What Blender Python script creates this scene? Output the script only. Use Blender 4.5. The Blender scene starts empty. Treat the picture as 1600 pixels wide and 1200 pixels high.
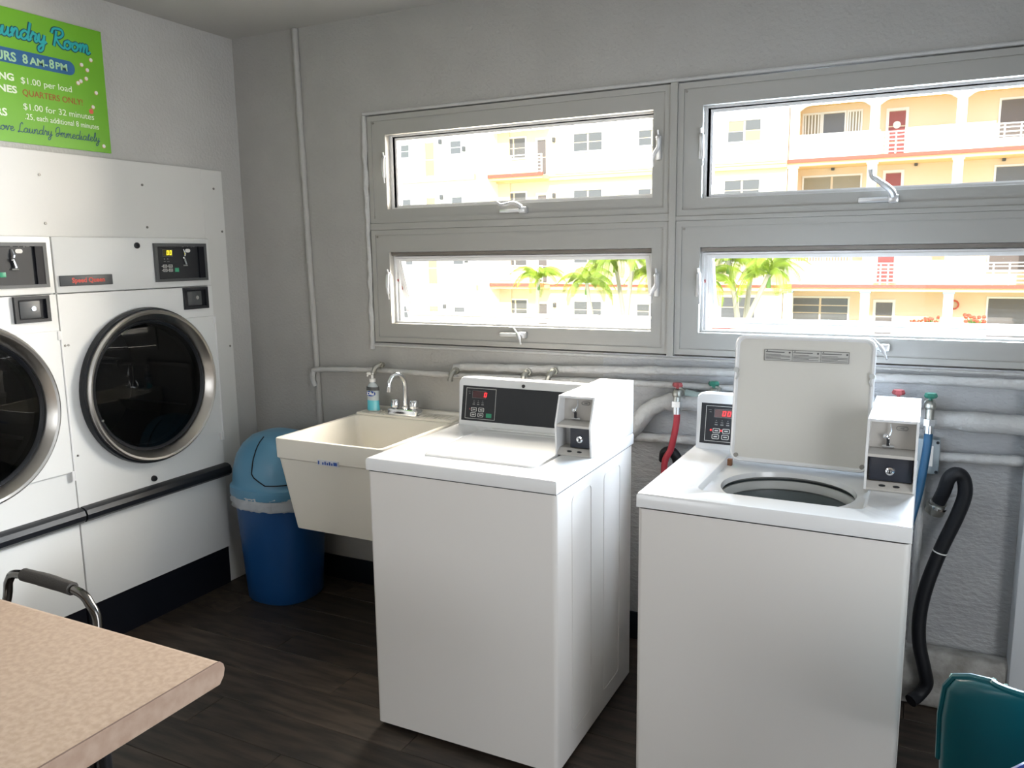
import bpy, bmesh, math, random
from mathutils import Vector, Matrix, Euler
random.seed(7)
SC = bpy.context.scene
COL = SC.collection
PI = math.pi

# ------------------------------------------------------------------ camera
def make_camera():
    yaw, pitch, roll, f = 0.4629, -0.1601, -0.0138, 1258.4
    F = Vector((-math.sin(yaw)*math.cos(pitch), math.cos(yaw)*math.cos(pitch), math.sin(pitch)))
    R = Vector((math.cos(yaw), math.sin(yaw), 0)); U = R.cross(F)
    R2 = math.cos(roll)*R + math.sin(roll)*U
    U2 = -math.sin(roll)*R + math.cos(roll)*U
    cd = bpy.data.cameras.new('camera'); cd.lens = f/1600*36; cd.sensor_width = 36
    cd.clip_start = 0.05; cd.clip_end = 300
    co = bpy.data.objects.new('camera', cd); COL.objects.link(co)
    m = Matrix((R2, U2, -F)).transposed().to_4x4(); m.translation = Vector((3.018, -3.0738, 1.607))
    co.matrix_world = m
    SC.camera = co
make_camera()

# ------------------------------------------------------------------ world, sun, daylight, added fill lamps
w = bpy.data.worlds.new('sky'); SC.world = w; w.use_nodes = True
bgn = w.node_tree.nodes['Background']
bgn.inputs[0].default_value = (0.72, 0.86, 1.0, 1); bgn.inputs[1].default_value = 3.8

def light(name, kind, loc, direction, energy, color, **kw):
    ld = bpy.data.lights.new(name, kind); ld.energy = energy; ld.color = color
    for k, v in kw.items(): setattr(ld, k, v)
    o = bpy.data.objects.new(name, ld); COL.objects.link(o); o.location = loc
    o.rotation_euler = Vector(direction).to_track_quat('-Z', 'Y').to_euler()
    return o
light('sun', 'SUN', (0, -20, 30), (-0.30, 1.0, -0.72), 6.6, (1.0, 0.93, 0.80), angle=0.01)
light('added_door_fill', 'AREA', (4.32, -2.55, 0.95), (-1, 0.0, -0.22), 38, (1.0, 0.92, 0.85), shape='RECTANGLE', size=1.5, size_y=1.5)  # fill lamp at an added, unseen doorway, brightens dryers and washer fronts
light('added_window_fill', 'AREA', (1.0, -5.1, 1.5), (0.0, 1, -0.05), 13, (1.0, 0.88, 0.76), shape='RECTANGLE', size=1.4, size_y=1.0)  # fill lamp outside an added window behind the camera, lifts the sink front
light('high_window_daylight_a', 'AREA', (1.5, 0.40, 1.75), (-0.3, -1, -0.3), 290, (1.0, 0.90, 0.76), shape='RECTANGLE', size=1.3, size_y=0.9)
light('high_window_daylight_b', 'AREA', (2.9, 0.60, 1.75), (-0.8, -1, -0.22), 560, (0.74, 0.86, 1.0), shape='RECTANGLE', size=1.3, size_y=0.9)
SC.view_settings.view_transform = 'Standard'
try: SC.view_settings.look = 'None'
except Exception: pass
SC.view_settings.exposure = -0.30
SC.view_settings.gamma = 1.0
SC.view_settings.use_curve_mapping = False
SC.cycles.use_denoising = True
SC.cycles.max_bounces = 10
SC.cycles.diffuse_bounces = 5
SC.cycles.transparent_max_bounces = 16
SC.cycles.sample_clamp_indirect = 6

# ------------------------------------------------------------------ materials
MATS = {}
def mat(name, color, rough=0.5, metal=0.0, bump=0.0, bscale=60, spec=0.5, emit=None, estr=1.0, coat=0.0,
        var=0.0, vscale=8, color2=None, stretch=None, objrand=0.0, alpha=1.0, bdetail=4):
    if name in MATS: return MATS[name]
    m = bpy.data.materials.new(name); m.use_nodes = True
    nt = m.node_tree; b = nt.nodes['Principled BSDF']
    b.inputs['Base Color'].default_value = (*color, 1); b.inputs['Roughness'].default_value = rough
    b.inputs['Metallic'].default_value = metal; b.inputs['Specular IOR Level'].default_value = spec
    b.inputs['Coat Weight'].default_value = coat
    b.inputs['Alpha'].default_value = alpha
    if emit: b.inputs['Emission Color'].default_value = (*emit, 1); b.inputs['Emission Strength'].default_value = estr
    tc = nt.nodes.new('ShaderNodeTexCoord'); src = tc.outputs['Object']
    if stretch:
        mp = nt.nodes.new('ShaderNodeMapping'); mp.inputs['Scale'].default_value = stretch
        nt.links.new(src, mp.inputs[0]); src = mp.outputs[0]
    if bump:
        n = nt.nodes.new('ShaderNodeTexNoise'); n.inputs['Scale'].default_value = bscale; n.inputs['Detail'].default_value = bdetail
        nt.links.new(src, n.inputs['Vector'])
        bp = nt.nodes.new('ShaderNodeBump'); bp.inputs['Strength'].default_value = bump; bp.inputs['Distance'].default_value = 0.01
        nt.links.new(n.outputs[0], bp.inputs['Height']); nt.links.new(bp.outputs[0], b.inputs['Normal'])
    if color2 or objrand:
        last = None
        if color2:
            n2 = nt.nodes.new('ShaderNodeTexNoise'); n2.inputs['Scale'].default_value = vscale; n2.inputs['Detail'].default_value = 6
            nt.links.new(src, n2.inputs['Vector'])
            rp = nt.nodes.new('ShaderNodeValToRGB'); rp.color_ramp.elements[0].position = 0.38; rp.color_ramp.elements[1].position = 0.62
            rp.color_ramp.elements[0].color = (*color, 1); rp.color_ramp.elements[1].color = (*color2, 1)
            nt.links.new(n2.outputs[0], rp.inputs[0]); last = rp.outputs[0]
        if objrand:
            oi = nt.nodes.new('ShaderNodeObjectInfo'); mr = nt.nodes.new('ShaderNodeMapRange')
            mr.inputs['To Min'].default_value = 1-objrand; mr.inputs['To Max'].default_value = 1+objrand
            nt.links.new(oi.outputs['Random'], mr.inputs['Value'])
            hs = nt.nodes.new('ShaderNodeHueSaturation'); hs.inputs['Color'].default_value = (*color, 1)
            nt.links.new(mr.outputs[0], hs.inputs['Value'])
            if last: nt.links.new(last, hs.inputs['Color'])
            last = hs.outputs[0]
        nt.links.new(last, b.inputs['Base Color'])
    MATS[name] = m
    return m

def glass(name, tint=(1, 1, 1), ior=1.3, rough=0.0):
    m = bpy.data.materials.new(name); m.use_nodes = True; nt = m.node_tree; nt.nodes.clear()
    out = nt.nodes.new('ShaderNodeOutputMaterial'); t = nt.nodes.new('ShaderNodeBsdfTransparent'); t.inputs[0].default_value = (*tint, 1)
    g = nt.nodes.new('ShaderNodeBsdfGlossy'); g.inputs['Roughness'].default_value = rough
    fr = nt.nodes.new('ShaderNodeFresnel'); fr.inputs[0].default_value = ior
    mx = nt.nodes.new('ShaderNodeMixShader')
    nt.links.new(fr.outputs[0], mx.inputs[0]); nt.links.new(t.outputs[0], mx.inputs[1]); nt.links.new(g.outputs[0], mx.inputs[2])
    nt.links.new(mx.outputs[0], out.inputs[0])
    return m

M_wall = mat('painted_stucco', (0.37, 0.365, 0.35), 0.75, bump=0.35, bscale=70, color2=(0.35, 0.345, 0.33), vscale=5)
M_wallr = mat('rough_painted_block', (0.41, 0.415, 0.42), 0.6, bump=0.9, bscale=38, color2=(0.37, 0.375, 0.385), vscale=6, stretch=(1, 1, 2))
M_ceil = mat('ceiling_paint', (0.42, 0.415, 0.40), 0.85, bump=0.1, bscale=40)
M_panel = mat('painted_board', (0.70, 0.70, 0.68), 0.45, bump=0.03, bscale=30)
M_frame = mat('painted_aluminium_frame', (0.34, 0.335, 0.315), 0.45)
M_sash = mat('white_vinyl_sash', (0.80, 0.80, 0.80), 0.35)
M_handle = mat('satin_silver_handle', (0.75, 0.76, 0.78), 0.28, metal=0.7)
M_strip = mat('weatherstrip', (0.16, 0.14, 0.12), 0.7)
M_pipe = mat('painted_pipe', (0.48, 0.48, 0.475), 0.5, bump=0.8, bscale=45)
M_enamel = mat('white_enamel', (0.76, 0.77, 0.78), 0.2, spec=0.5, coat=0.3)
M_enamelf = mat('white_enamel_panel', (0.76, 0.74, 0.715), 0.32, bump=0.02, bscale=15)
M_dryer = mat('dryer_white_enamel', (0.80, 0.81, 0.80), 0.33, bump=0.015, bscale=10)
M_liner = mat('lid_liner', (0.62, 0.61, 0.57), 0.42, bump=0.02, bscale=80)
M_coin = mat('coin_box_grey', (0.50, 0.48, 0.45), 0.42)
M_black = mat('black_plastic', (0.012, 0.014, 0.018), 0.42, spec=0.4)
M_bezel = mat('dark_grey_bezel', (0.07, 0.075, 0.08), 0.4)
M_drawer = mat('dark_blue_black_drawer', (0.018, 0.022, 0.035), 0.38)
M_chrome = mat('chrome', (0.80, 0.82, 0.85), 0.12, metal=1.0)
M_steel = mat('brushed_steel', (0.58, 0.56, 0.53), 0.30, metal=1.0, bump=0.03, bscale=30)
M_drum = mat('drum_steel', (0.10, 0.105, 0.115), 0.35, metal=0.8)
M_basket = mat('basket_grey', (0.15, 0.18, 0.19), 0.4)
M_ringw = mat('tub_ring_grey', (0.50, 0.51, 0.50), 0.4)
M_red = mat('red_print', (0.62, 0.07, 0.05), 0.5)
M_line = mat('white_print', (0.62, 0.62, 0.60), 0.5)
M_white = mat('bright_white', (0.85, 0.85, 0.83), 0.5)
M_faint = mat('grey_print', (0.20, 0.20, 0.20), 0.5)
M_greenb = mat('green_button', (0.03, 0.30, 0.16), 0.4)
M_led = mat('red_led', (0.8, 0.02, 0.02), 0.5, emit=(1.0, 0.03, 0.04), estr=2.2)
M_ledy = mat('yellow_led', (0.7, 0.6, 0.02), 0.5, emit=(0.95, 0.80, 0.05), estr=1.3)
M_disp = mat('display_window', (0.05, 0.012, 0.014), 0.2)
M_dispy = mat('display_window_olive', (0.05, 0.045, 0.012), 0.2)
M_sink = mat('cream_tub_plastic', (0.72, 0.69, 0.62), 0.38, bump=0.04, bscale=60)
M_sinkin = mat('cream_tub_inside', (0.74, 0.72, 0.66), 0.45)
M_bin = mat('blue_plastic', (0.006, 0.062, 0.205), 0.38)
M_binlid = mat('light_blue_plastic', (0.10, 0.27, 0.42), 0.35)
M_bag = mat('translucent_bag', (0.60, 0.64, 0.68), 0.3, bump=0.6, bscale=30, alpha=0.75)
M_lam = mat('beige_laminate', (0.31, 0.225, 0.165), 0.42, color2=(0.38, 0.285, 0.215), vscale=75, bump=0.01, bscale=90)
M_lamedge = mat('beige_laminate_edge', (0.30, 0.205, 0.150), 0.4, color2=(0.36, 0.26, 0.195), vscale=30)
M_lamline = mat('laminate_seam', (0.14, 0.09, 0.07), 0.6)
M_blackmetal = mat('black_metal', (0.02, 0.02, 0.022), 0.35, metal=0.4)
M_bronze = mat('smoked_chrome', (0.15, 0.145, 0.14), 0.2, metal=1.0)
M_grip = mat('grey_foam_grip', (0.055, 0.052, 0.050), 0.8, bump=0.2, bscale=200)
M_teal = mat('teal_plastic', (0.0, 0.085, 0.105), 0.33, bump=0.03, bscale=40, color2=(0.002, 0.07, 0.088), vscale=5)
M_scuff = mat('scuffed_pale_teal', (0.35, 0.55, 0.52), 0.6)
M_navy = mat('navy_plastic', (0.01, 0.03, 0.17), 0.35)
M_hose = mat('black_rubber', (0.007, 0.008, 0.011), 0.5, spec=0.35)
M_hosered = mat('red_rubber', (0.36, 0.02, 0.035), 0.45)
M_hoseblue = mat('blue_rubber', (0.012, 0.075, 0.16), 0.45)
M_brass = mat('aged_brass', (0.36, 0.36, 0.33), 0.35, metal=0.9, bump=0.3, bscale=60)
M_greenv = mat('green_valve', (0.012, 0.11, 0.075), 0.4)
M_redv = mat('red_valve', (0.26, 0.045, 0.05), 0.4)
M_box = mat('grey_outlet_box', (0.28, 0.33, 0.36), 0.45)
M_base = mat('black_base', (0.004, 0.005, 0.009), 0.5, spec=0.25)
M_vbase = mat('dark_vinyl_baseboard', (0.005, 0.007, 0.012), 0.5, spec=0.25)
M_curb = mat('grimy_curb', (0.42, 0.41, 0.39), 0.8, bump=0.8, bscale=25, color2=(0.24, 0.23, 0.21), vscale=12)
M_plank = mat('dark_vinyl_plank', (0.020, 0.0150, 0.0118), 0.5, color2=(0.058, 0.042, 0.031), vscale=5, stretch=(0.8, 6, 1), bump=0.04, bscale=22, objrand=0.30)
M_sub = mat('subfloor', (0.012, 0.010, 0.009), 0.9)
M_sign = mat('green_sign', (0.150, 0.42, 0.018), 0.45)
M_pill = mat('blue_print', (0.008, 0.10, 0.26), 0.5)
M_script1 = mat('dark_teal_print', (0.004, 0.07, 0.10), 0.5)
M_script2 = mat('turquoise_print', (0.01, 0.38, 0.42), 0.5)
M_signw = mat('white_lettering', (0.80, 0.86, 0.74), 0.5)
M_signr = mat('dark_red_lettering', (0.36, 0.06, 0.01), 0.5)
M_bub = mat('bubble_pink', (0.62, 0.35, 0.16), 0.5)
M_screw = mat('screw_head', (0.25, 0.24, 0.22), 0.4, metal=0.5)
M_soap = mat('blue_soap', (0.10, 0.50, 0.62), 0.15, coat=0.5)
M_bottle = mat('clear_bottle', (0.62, 0.70, 0.74), 0.12, coat=0.5, alpha=0.75)
M_blue = mat('label_blue', (0.02, 0.08, 0.35), 0.5)
M_pane = glass('clear_glass')
M_dpane = glass('smoked_glass', (0.22, 0.25, 0.27), ior=1.42)
# outside
M_stuc = mat('cream_stucco', (0.92, 0.77, 0.56), 0.9)
M_stucs = mat('peach_stucco', (0.93, 0.74, 0.53), 0.9)
M_whitestuc = mat('white_stucco', (0.93, 0.91, 0.84), 0.9)
M_coral = mat('coral_trim', (0.70, 0.13, 0.09), 0.8)
M_yel = mat('yellow_band', (0.92, 0.70, 0.38), 0.9)
M_winframe = mat('white_window_frame', (0.9, 0.9, 0.88), 0.5)
M_win = mat('grey_window_pane', (0.15, 0.15, 0.15), 0.3)
M_wincream = mat('curtained_pane', (0.34, 0.30, 0.21), 0.5)
M_doorred = mat('red_door', (0.34, 0.10, 0.10), 0.6)
M_doorgrey = mat('screen_door_mesh', (0.17, 0.15, 0.145), 0.6)
M_lamp = mat('dark_lamp', (0.10, 0.10, 0.10), 0.5)
M_lawn = mat('lawn', (0.30, 0.34, 0.14), 0.95, color2=(0.40, 0.42, 0.22), vscale=0.6)
M_pave = mat('pale_pavement', (0.62, 0.60, 0.55), 0.9)
M_frond = mat('palm_frond', (0.40, 0.52, 0.035), 0.5, color2=(0.28, 0.40, 0.04), vscale=2)
M_trunk = mat('palm_trunk', (0.50, 0.45, 0.35), 0.8, bump=0.5, bscale=10)
M_flower = mat('red_blossom', (0.72, 0.10, 0.04), 0.6)
M_leaf = mat('shrub_leaf', (0.16, 0.30, 0.06), 0.6)
M_car = mat('red_car_paint', (0.50, 0.05, 0.03), 0.3, coat=0.6)
M_dark = mat('dark_tyre', (0.02, 0.02, 0.02), 0.6)

# ------------------------------------------------------------------ geometry helper
def catmull(P, sub=6):
    P = [Vector(p) for p in P]; out = []
    for i in range(len(P)-1):
        a = P[i-1] if i else P[0]*2-P[1]; b, c = P[i], P[i+1]; d = P[i+2] if i+2 < len(P) else P[-1]*2-P[-2]
        for k in range(sub):
            t = k/sub
            out.append(0.5*((2*b)+(-a+c)*t+(2*a-5*b+4*c-d)*t*t+(-a+3*b-3*c+d)*t**3))
    out.append(P[-1]); return out

class G:
    def __init__(s): s.b = bmesh.new()
    def box(s, x0, y0, z0, x1, y1, z1, bev=0.0, seg=2):
        v = [s.b.verts.new((x, y, z)) for x in (x0, x1) for y in (y0, y1) for z in (z0, z1)]
        f = [s.b.faces.new([v[i] for i in q]) for q in ((0,1,3,2),(4,6,7,5),(0,4,5,1),(2,3,7,6),(0,2,6,4),(1,5,7,3))]
        if bev:
            e = list({e for q in f for e in q.edges})
            bmesh.ops.bevel(s.b, geom=e, offset=bev, segments=seg, affect='EDGES', profile=0.5)
        return s
    def loops(s, L, cap0=False, cap1=False, closed=True):
        V = [[s.b.verts.new(p) for p in l] for l in L]; n = len(V[0])
        for a, b in zip(V, V[1:]):
            for i in range(n if closed else n-1):
                j = (i+1) % n
                try: s.b.faces.new((a[i], a[j], b[j], b[i]))
                except ValueError: pass
        if cap0: s.b.faces.new(list(reversed(V[0])))
        if cap1: s.b.faces.new(V[-1])
        return s
    def tube(s, P, r, n=10, smooth=0, flat=1.0, nrm=None, caps=True):
        P = catmull(P, smooth) if smooth else [Vector(p) for p in P]
        rs = r if isinstance(r, (list, tuple)) else [r]*len(P)
        if len(rs) != len(P): rs = [rs[min(len(rs)-1, int(i*len(rs)/len(P)))] for i in range(len(P))]
        up = Vector(nrm) if nrm else None; L = []; N = None
        for i, p in enumerate(P):
            t = (P[min(i+1, len(P)-1)]-P[max(i-1, 0)])
            if t.length < 1e-9: t = Vector((0, 0, 1))
            t.normalize()
            if up is not None: N = (up - t*up.dot(t)); 
            elif N is None:
                a = Vector((0, 0, 1)) if abs(t.z) < 0.9 else Vector((1, 0, 0)); N = a - t*a.dot(t)
            else: N = N - t*N.dot(t)
            if N.length < 1e-6: N = t.orthogonal()
            N.normalize(); B = t.cross(N)
            L.append([p + rs[i]*(math.cos(k*2*PI/n)*N*flat + math.sin(k*2*PI/n)*B) for k in range(n)])
        return s.loops(L, caps, caps)
    def cyl(s, p0, p1, r, n=20, r1=None):
        return s.tube([p0, p1], [r, r if r1 is None else r1], n)
    def lathe(s, prof, c=(0, 0, 0), axis='z', n=40, cap0=False, cap1=False):
        L = []
        for r, h in prof:
            l = []
            for k in range(n):
                a = k*2*PI/n; u, v = r*math.cos(a), r*math.sin(a)
                p = {'z': (u, v, h), 'x': (h, u, v), 'y': (v, h, u)}[axis]
                l.append((c[0]+p[0], c[1]+p[1], c[2]+p[2]))
            L.append(l)
        return s.loops(L, cap0, cap1)
    def prism(s, poly, axis, a0, a1):
        def P(q, a): return {'x': (a, q[0], q[1]), 'y': (q[0], a, q[1]), 'z': (q[0], q[1], a)}[axis]
        return s.loops([[P(q, a0) for q in poly], [P(q, a1) for q in poly]], True, True)
    def plate(s, axis, level, thick, outer, inner=None):
        """flat plate between outline loops of equal count (2-D), optional hole"""
        def P(q, a): return {'x': (a, q[0], q[1]), 'y': (q[0], a, q[1]), 'z': (q[0], q[1], a)}[axis]
        if inner is None: return s.prism(outer, axis, level-thick, level)
        return s.loops([[P(q, level) for q in inner], [P(q, level) for q in outer], [P(q, level-thick) for q in outer], [P(q, level-thick) for q in inner], [P(q, level) for q in inner]])
    def ring(s, axis, level, thick, x0, y0, x1, y1, wl, wr=None, wb=None, wt=None):
        wr = wl if wr is None else wr; wb = wl if wb is None else wb; wt = wb if wt is None else wt
        o = [(x0, y0), (x1, y0), (x1, y1), (x0, y1)]; i = [(x0+wl, y0+wb), (x1-wr, y0+wb), (x1-wr, y1-wt), (x0+wl, y1-wt)]
        return s.plate(axis, level, thick, o, i)
    def xf(s, M): s.b.transform(M); return s
    def sphere(s, c, r, sc=(1, 1, 1), u=16, v=10):
        m = Matrix.Translation(c) @ Matrix.Diagonal((*[r*k for k in sc], 1))
        bmesh.ops.create_uvsphere(s.b, u_segments=u, v_segments=v, radius=1, matrix=m); return s

def rrect(x0, y0, x1, y1, r, n=8, N=None):
    pts = []
    for cx, cy, a in ((x1-r, y1-r, 0), (x0+r, y1-r, 90), (x0+r, y0+r, 180), (x1-r, y0+r, 270)):
        for k in range(n+1):
            t = math.radians(a+90*k/n); pts.append((cx+r*math.cos(t), cy+r*math.sin(t)))
    return pts
def rayrect(c, x0, y0, x1, y1, angs):
    out = []
    for a in angs:
        dx, dy = math.cos(a), math.sin(a)
        t = min(((x1 if dx > 0 else x0)-c[0])/dx if abs(dx) > 1e-9 else 1e9, ((y1 if dy > 0 else y0)-c[1])/dy if abs(dy) > 1e-9 else 1e9)
        out.append((c[0]+dx*t, c[1]+dy*t))
    return out
def rect_angles(c, x0, y0, x1, y1, N):
    A = [2*PI*k/N for k in range(N)]
    for x, y in ((x0, y0), (x1, y0), (x1, y1), (x0, y1)):
        a = math.atan2(y-c[1], x-c[0]) % (2*PI)
        i = min(range(N), key=lambda k: min(abs(A[k]-a), 2*PI-abs(A[k]-a))); A[i] = a
    return A

def finish(g, name, m, parent=None, world=True, bevel=0, smooth=35):
    if world and parent is not None:
        g.b.transform(root_of(parent).matrix_world.inverted())
    bmesh.ops.recalc_face_normals(g.b, faces=g.b.faces)
    me = bpy.data.meshes.new(name); g.b.to_mesh(me); g.b.free()
    if m: me.materials.append(m)
    for p in me.polygons: p.use_smooth = True
    try: me.set_sharp_from_angle(angle=math.radians(smooth))
    except Exception: pass
    o = bpy.data.objects.new(name, me); COL.objects.link(o)
    if parent is not None: o.parent = parent
    return o
def root_of(o):
    while o.parent: o = o.parent
    return o
def tag(o, label=None, cat=None, group=None, kind=None):
    if label: o['label'] = label
    if cat: o['category'] = cat
    if group: o['group'] = group
    if kind: o['kind'] = kind
    return o
def thing(name, loc, label=None, cat=None, group=None, rz=0, kind=None):
    o = bpy.data.objects.new(name, None); COL.objects.link(o); o.empty_display_size = 0.1
    o.matrix_world = Matrix.Translation(loc) @ Matrix.Rotation(rz, 4, 'Z')
    return tag(o, label, cat, group, kind)
def copy_tree(o, parent=None):
    c = o.copy(); COL.objects.link(c)
    if parent: c.parent = parent
    for ch in [x for x in bpy.data.objects if x.parent is o]: copy_tree(ch, c)
    return c

FONT_CACHE = {}
def text_mesh(body, size, ext=0.0005, bold=0.0, shear=0, sx=1.0, align='LEFT'):
    cu = bpy.data.curves.new('lettering', 'FONT'); cu.body = body; cu.size = size; cu.extrude = ext; cu.offset = bold
    cu.shear = shear; cu.align_x = align; cu.resolution_u = 3
    o = bpy.data.objects.new('lettering', cu); COL.objects.link(o)
    dg = bpy.context.evaluated_depsgraph_get(); dg.update()
    me = bpy.data.meshes.new_from_object(o.evaluated_get(dg)); COL.objects.unlink(o); bpy.data.objects.remove(o)
    g = G(); g.b.from_mesh(me); bpy.data.meshes.remove(me)
    if sx != 1: g.xf(Matrix.Diagonal((sx, 1, 1, 1)))
    return g
def text_fit(body, x0, x1, cap, M, ext=0.0005, bold=0.0):
    """text whose width is x0..x1 and cap height cap, in the plane given by M (x right, y up, z out)"""
    g = text_mesh(body, cap/0.69, ext, bold)
    xs = [v.co.x for v in g.b.verts]; a, b = min(xs), max(xs)
    g.xf(M @ Matrix.Translation((x0, 0, 0)) @ Matrix.Diagonal(((x1-x0)/(b-a), 1, 1, 1)) @ Matrix.Translation((-a, 0, 0)))
    return g
def frame_matrix(o, xd, yd):
    xd = Vector(xd).normalized(); yd = Vector(yd).normalized(); zd = xd.cross(yd)
    m = Matrix((xd, yd, zd)).transposed().to_4x4(); m.translation = Vector(o); return m

SEG = {'0': 'abcdef', '1': 'bc'}
def seven(g, ch, x, y, w, h, M, t):
    s = {'a': (x, y+h, x+w, y+h), 'b': (x+w, y+h/2, x+w, y+h), 'c': (x+w, y, x+w, y+h/2), 'd': (x, y, x+w, y), 'e': (x, y, x, y+h/2), 'f': (x, y+h/2, x, y+h)}
    q = G()
    for k in SEG[ch]:
        a = s[k]; q.box(a[0]-t/2, a[1]-t/2, 0, a[2]+t/2, a[3]+t/2, 0.0008)
    sh = Matrix.Identity(4); sh[0][1] = 0.12
    q.xf(M @ sh)
    me = bpy.data.meshes.new('t'); q.b.to_mesh(me); q.b.free(); g.b.from_mesh(me); bpy.data.meshes.remove(me)

# script lettering as smooth strokes
GL = {
 'a': (1.2, [[(.9,.8),(.5,1),(.1,.6),(.2,.1),(.6,.05),(.9,.5),(.95,.95),(.9,.3),(1.1,0),(1.4,.3)]]),
 'd': (1.25, [[(.9,.8),(.5,1),(.1,.6),(.2,.1),(.6,.05),(.95,.6),(1.1,2.1),(.95,.3),(1.1,0),(1.4,.3)]]),
 'e': (.95, [[(0,.3),(.5,.5),(.7,.8),(.45,1),(.15,.6),(.3,.05),(.7,.05),(1.05,.4)]]),
 'i': (.6, [[(0,.3),(.25,.95),(.2,.2),(.4,0),(.7,.3)], [(.3,1.35),(.33,1.45)]]),
 'l': (.65, [[(0,.3),(.5,1.3),(.5,2),(.25,1.9),(.2,.4),(.4,0),(.75,.3)]]),
 'm': (1.5, [[(0,.5),(.15,1),(.2,.5),(.2,0)], [(.2,.4),(.45,1),(.65,.85),(.65,0)], [(.65,.4),(.9,1),(1.1,.85),(1.1,.2),(1.3,0),(1.6,.3)]]),
 'n': (1.15, [[(0,.5),(.15,1),(.2,.5),(.2,0)], [(.2,.4),(.5,1),(.75,.85),(.75,.2),(.95,0),(1.25,.3)]]),
 'o': (1.05, [[(.6,1),(.15,.75),(.12,.25),(.5,0),(.85,.35),(.75,.9),(.5,.95),(.7,.75),(1.15,.85)]]),
 'r': (.9, [[(0,.3),(.3,1.1),(.38,.85),(.7,.85),(.6,.3),(.75,0),(1.05,.3)]]),
 's': (.85, [[(0,.2),(.4,1.05),(.6,.5),(.5,0),(.1,.1)], [(.5,0),(.95,.3)]]),
 't': (.65, [[(0,.3),(.4,1.7),(.3,.3),(.45,0),(.75,.3)], [(.1,1.15),(.7,1.2)]]),
 'u': (1.2, [[(0,.3),(.2,1),(.2,.2),(.5,0),(.8,.5),(.85,1),(.85,.2),(1.05,0),(1.35,.3)]]),
 'v': (1.05, [[(0,.3),(.25,1),(.45,0),(.8,1),(1.15,.85)]]),
 'y': (1.1, [[(0,.3),(.2,1),(.2,.3),(.5,.05),(.8,.5),(.85,1),(.8,-.6),(.4,-1),(.25,-.6),(.9,0),(1.2,.3)]]),
 'R': (1.6, [[(.45,1.9),(.4,.9),(.3,0)], [(-.15,1.5),(.1,2.1),(1.1,2.15),(1.35,1.6),(.9,1.15),(.45,1.1),(1,.35),(1.6,.0),(1.8,.3)]]),
 'L': (1.35, [[(1.1,1.7),(.85,2.1),(.5,1.6),(.4,.4),(.1,.05),(.2,-.1),(.6,.12),(1.1,0),(1.45,.3)]]),
 'I': (1.2, [[(0,.9),(.1,1.8),(.7,2.15),(1.0,1.4),(.75,.3),(.3,0),(.2,.5),(.8,.8),(1.25,.5)]]),
 'P': (1.35, [[(.45,1.9),(.4,.9),(.3,0)], [(-.15,1.5),(.1,2.1),(1.1,2.15),(1.3,1.5),(.8,1.1),(.5,1.1)]]),
 ' ': (.8, [])}
def script(text, x_end, y0, xh, M, r, lift=0.0):
    width = sum(GL[c][0] for c in text)*xh; x = x_end-width; g = G()
    for c in text:
        adv, st = GL[c]
        for s_ in st:
            P = [Vector((x+(px+0.18*py)*xh, y0+py*xh, 0)) for px, py in s_]
            g.tube(P, r, 6, smooth=4, flat=0.15 if False else 1.0)
        x += adv*xh
    for v in g.b.verts: v.co.z = v.co.z*0.05+lift
    g.xf(M); return g

# ================================================================== STRUCTURE
XR, YN, H = 4.2, -5.0, 2.645
# floor of separate planks
fl = finish(G().box(-0.95, YN-0.2, -0.10, XR+0.2, 0.2, -0.004), 'floor', M_sub); tag(fl, kind='structure')
pm = G().box(-0.609, -0.089, -0.006, 0.609, 0.089, 0.0, bev=0.0012, seg=1)
plank0 = finish(pm, 'plank', M_plank, fl, world=False)
first = True; row = 0; y = -0.09
while y > YN:
    x = -0.6 + (row*0.437) % 1.22 - 0.6
    while x < XR+0.5:
        xa, xb = max(x-0.61, 0.02), min(x+0.61, XR)
        if xb-xa > 0.05:
            if first: o = plank0; first = False
            else:
                o = plank0.copy(); COL.objects.link(o)
            o.location = ((xa+xb)/2, y, 0); o.scale = ((xb-xa)/1.22, 1, 1)
        x += 1.22
    y -= 0.18; row += 1

# ceiling
tag(finish(G().box(-0.2, YN-0.2, H, XR+0.2, 0.2, H+0.2), 'ceiling', M_ceil), kind='structure')
# left wall with opening for the dryers
DY0, DY1, DT = -0.271, -0.271-2*0.780, 1.697
g = G(); g.box(-0.2, DY0, 0, 0, 0.0, H); g.box(-0.2, DY1, DT, 0, DY0, H); g.box(-0.2, YN, 0, 0, DY1, H)
tag(finish(g, 'wall_left', mat('painted_stucco_lit_left', (0.52, 0.515, 0.50), 0.75, bump=0.35, bscale=70, color2=(0.50, 0.495, 0.48), vscale=5)), kind='structure')  # lighter copy of the wall stucco, stronger light put into its colour
# window wall
WX0, WX1, WZ0, WZ1 = 0.766, 3.60, 1.206, 2.228
g = G(); g.box(0, 0, 0, 1.9, 0.2, WZ0) ; g.box(0, 0, WZ0, WX0, 0.2, H); g.box(WX0, 0, WZ1, XR, 0.2, H); g.box(WX1, 0, WZ0, XR, 0.2, WZ1)
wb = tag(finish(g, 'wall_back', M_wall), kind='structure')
tag(finish(G().box(1.9, 0, 0, XR, 0.2, WZ0), 'wall_back_lower', M_wallr), kind='structure')
# plaster ridge around the window recess
g = G(); random.seed(3)
pts = [(WX0-0.006+random.uniform(-.003, .003), -0.004, WZ0-0.03+i*0.035) for i in range(31)]
g.tube(pts, [0.010+random.uniform(-.003, .003) for _ in pts], 8)
g.tube([(WX0-0.01, -0.002, WZ1+0.006), (XR, -0.002, WZ1+0.006)], 0.007, 8)
g.tube([(WX0-0.01, -0.002, WZ0-0.012), (XR, -0.002, WZ0-0.012)], 0.006, 8)
tag(finish(g, 'trim_1', M_pipe), kind='structure')
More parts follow.
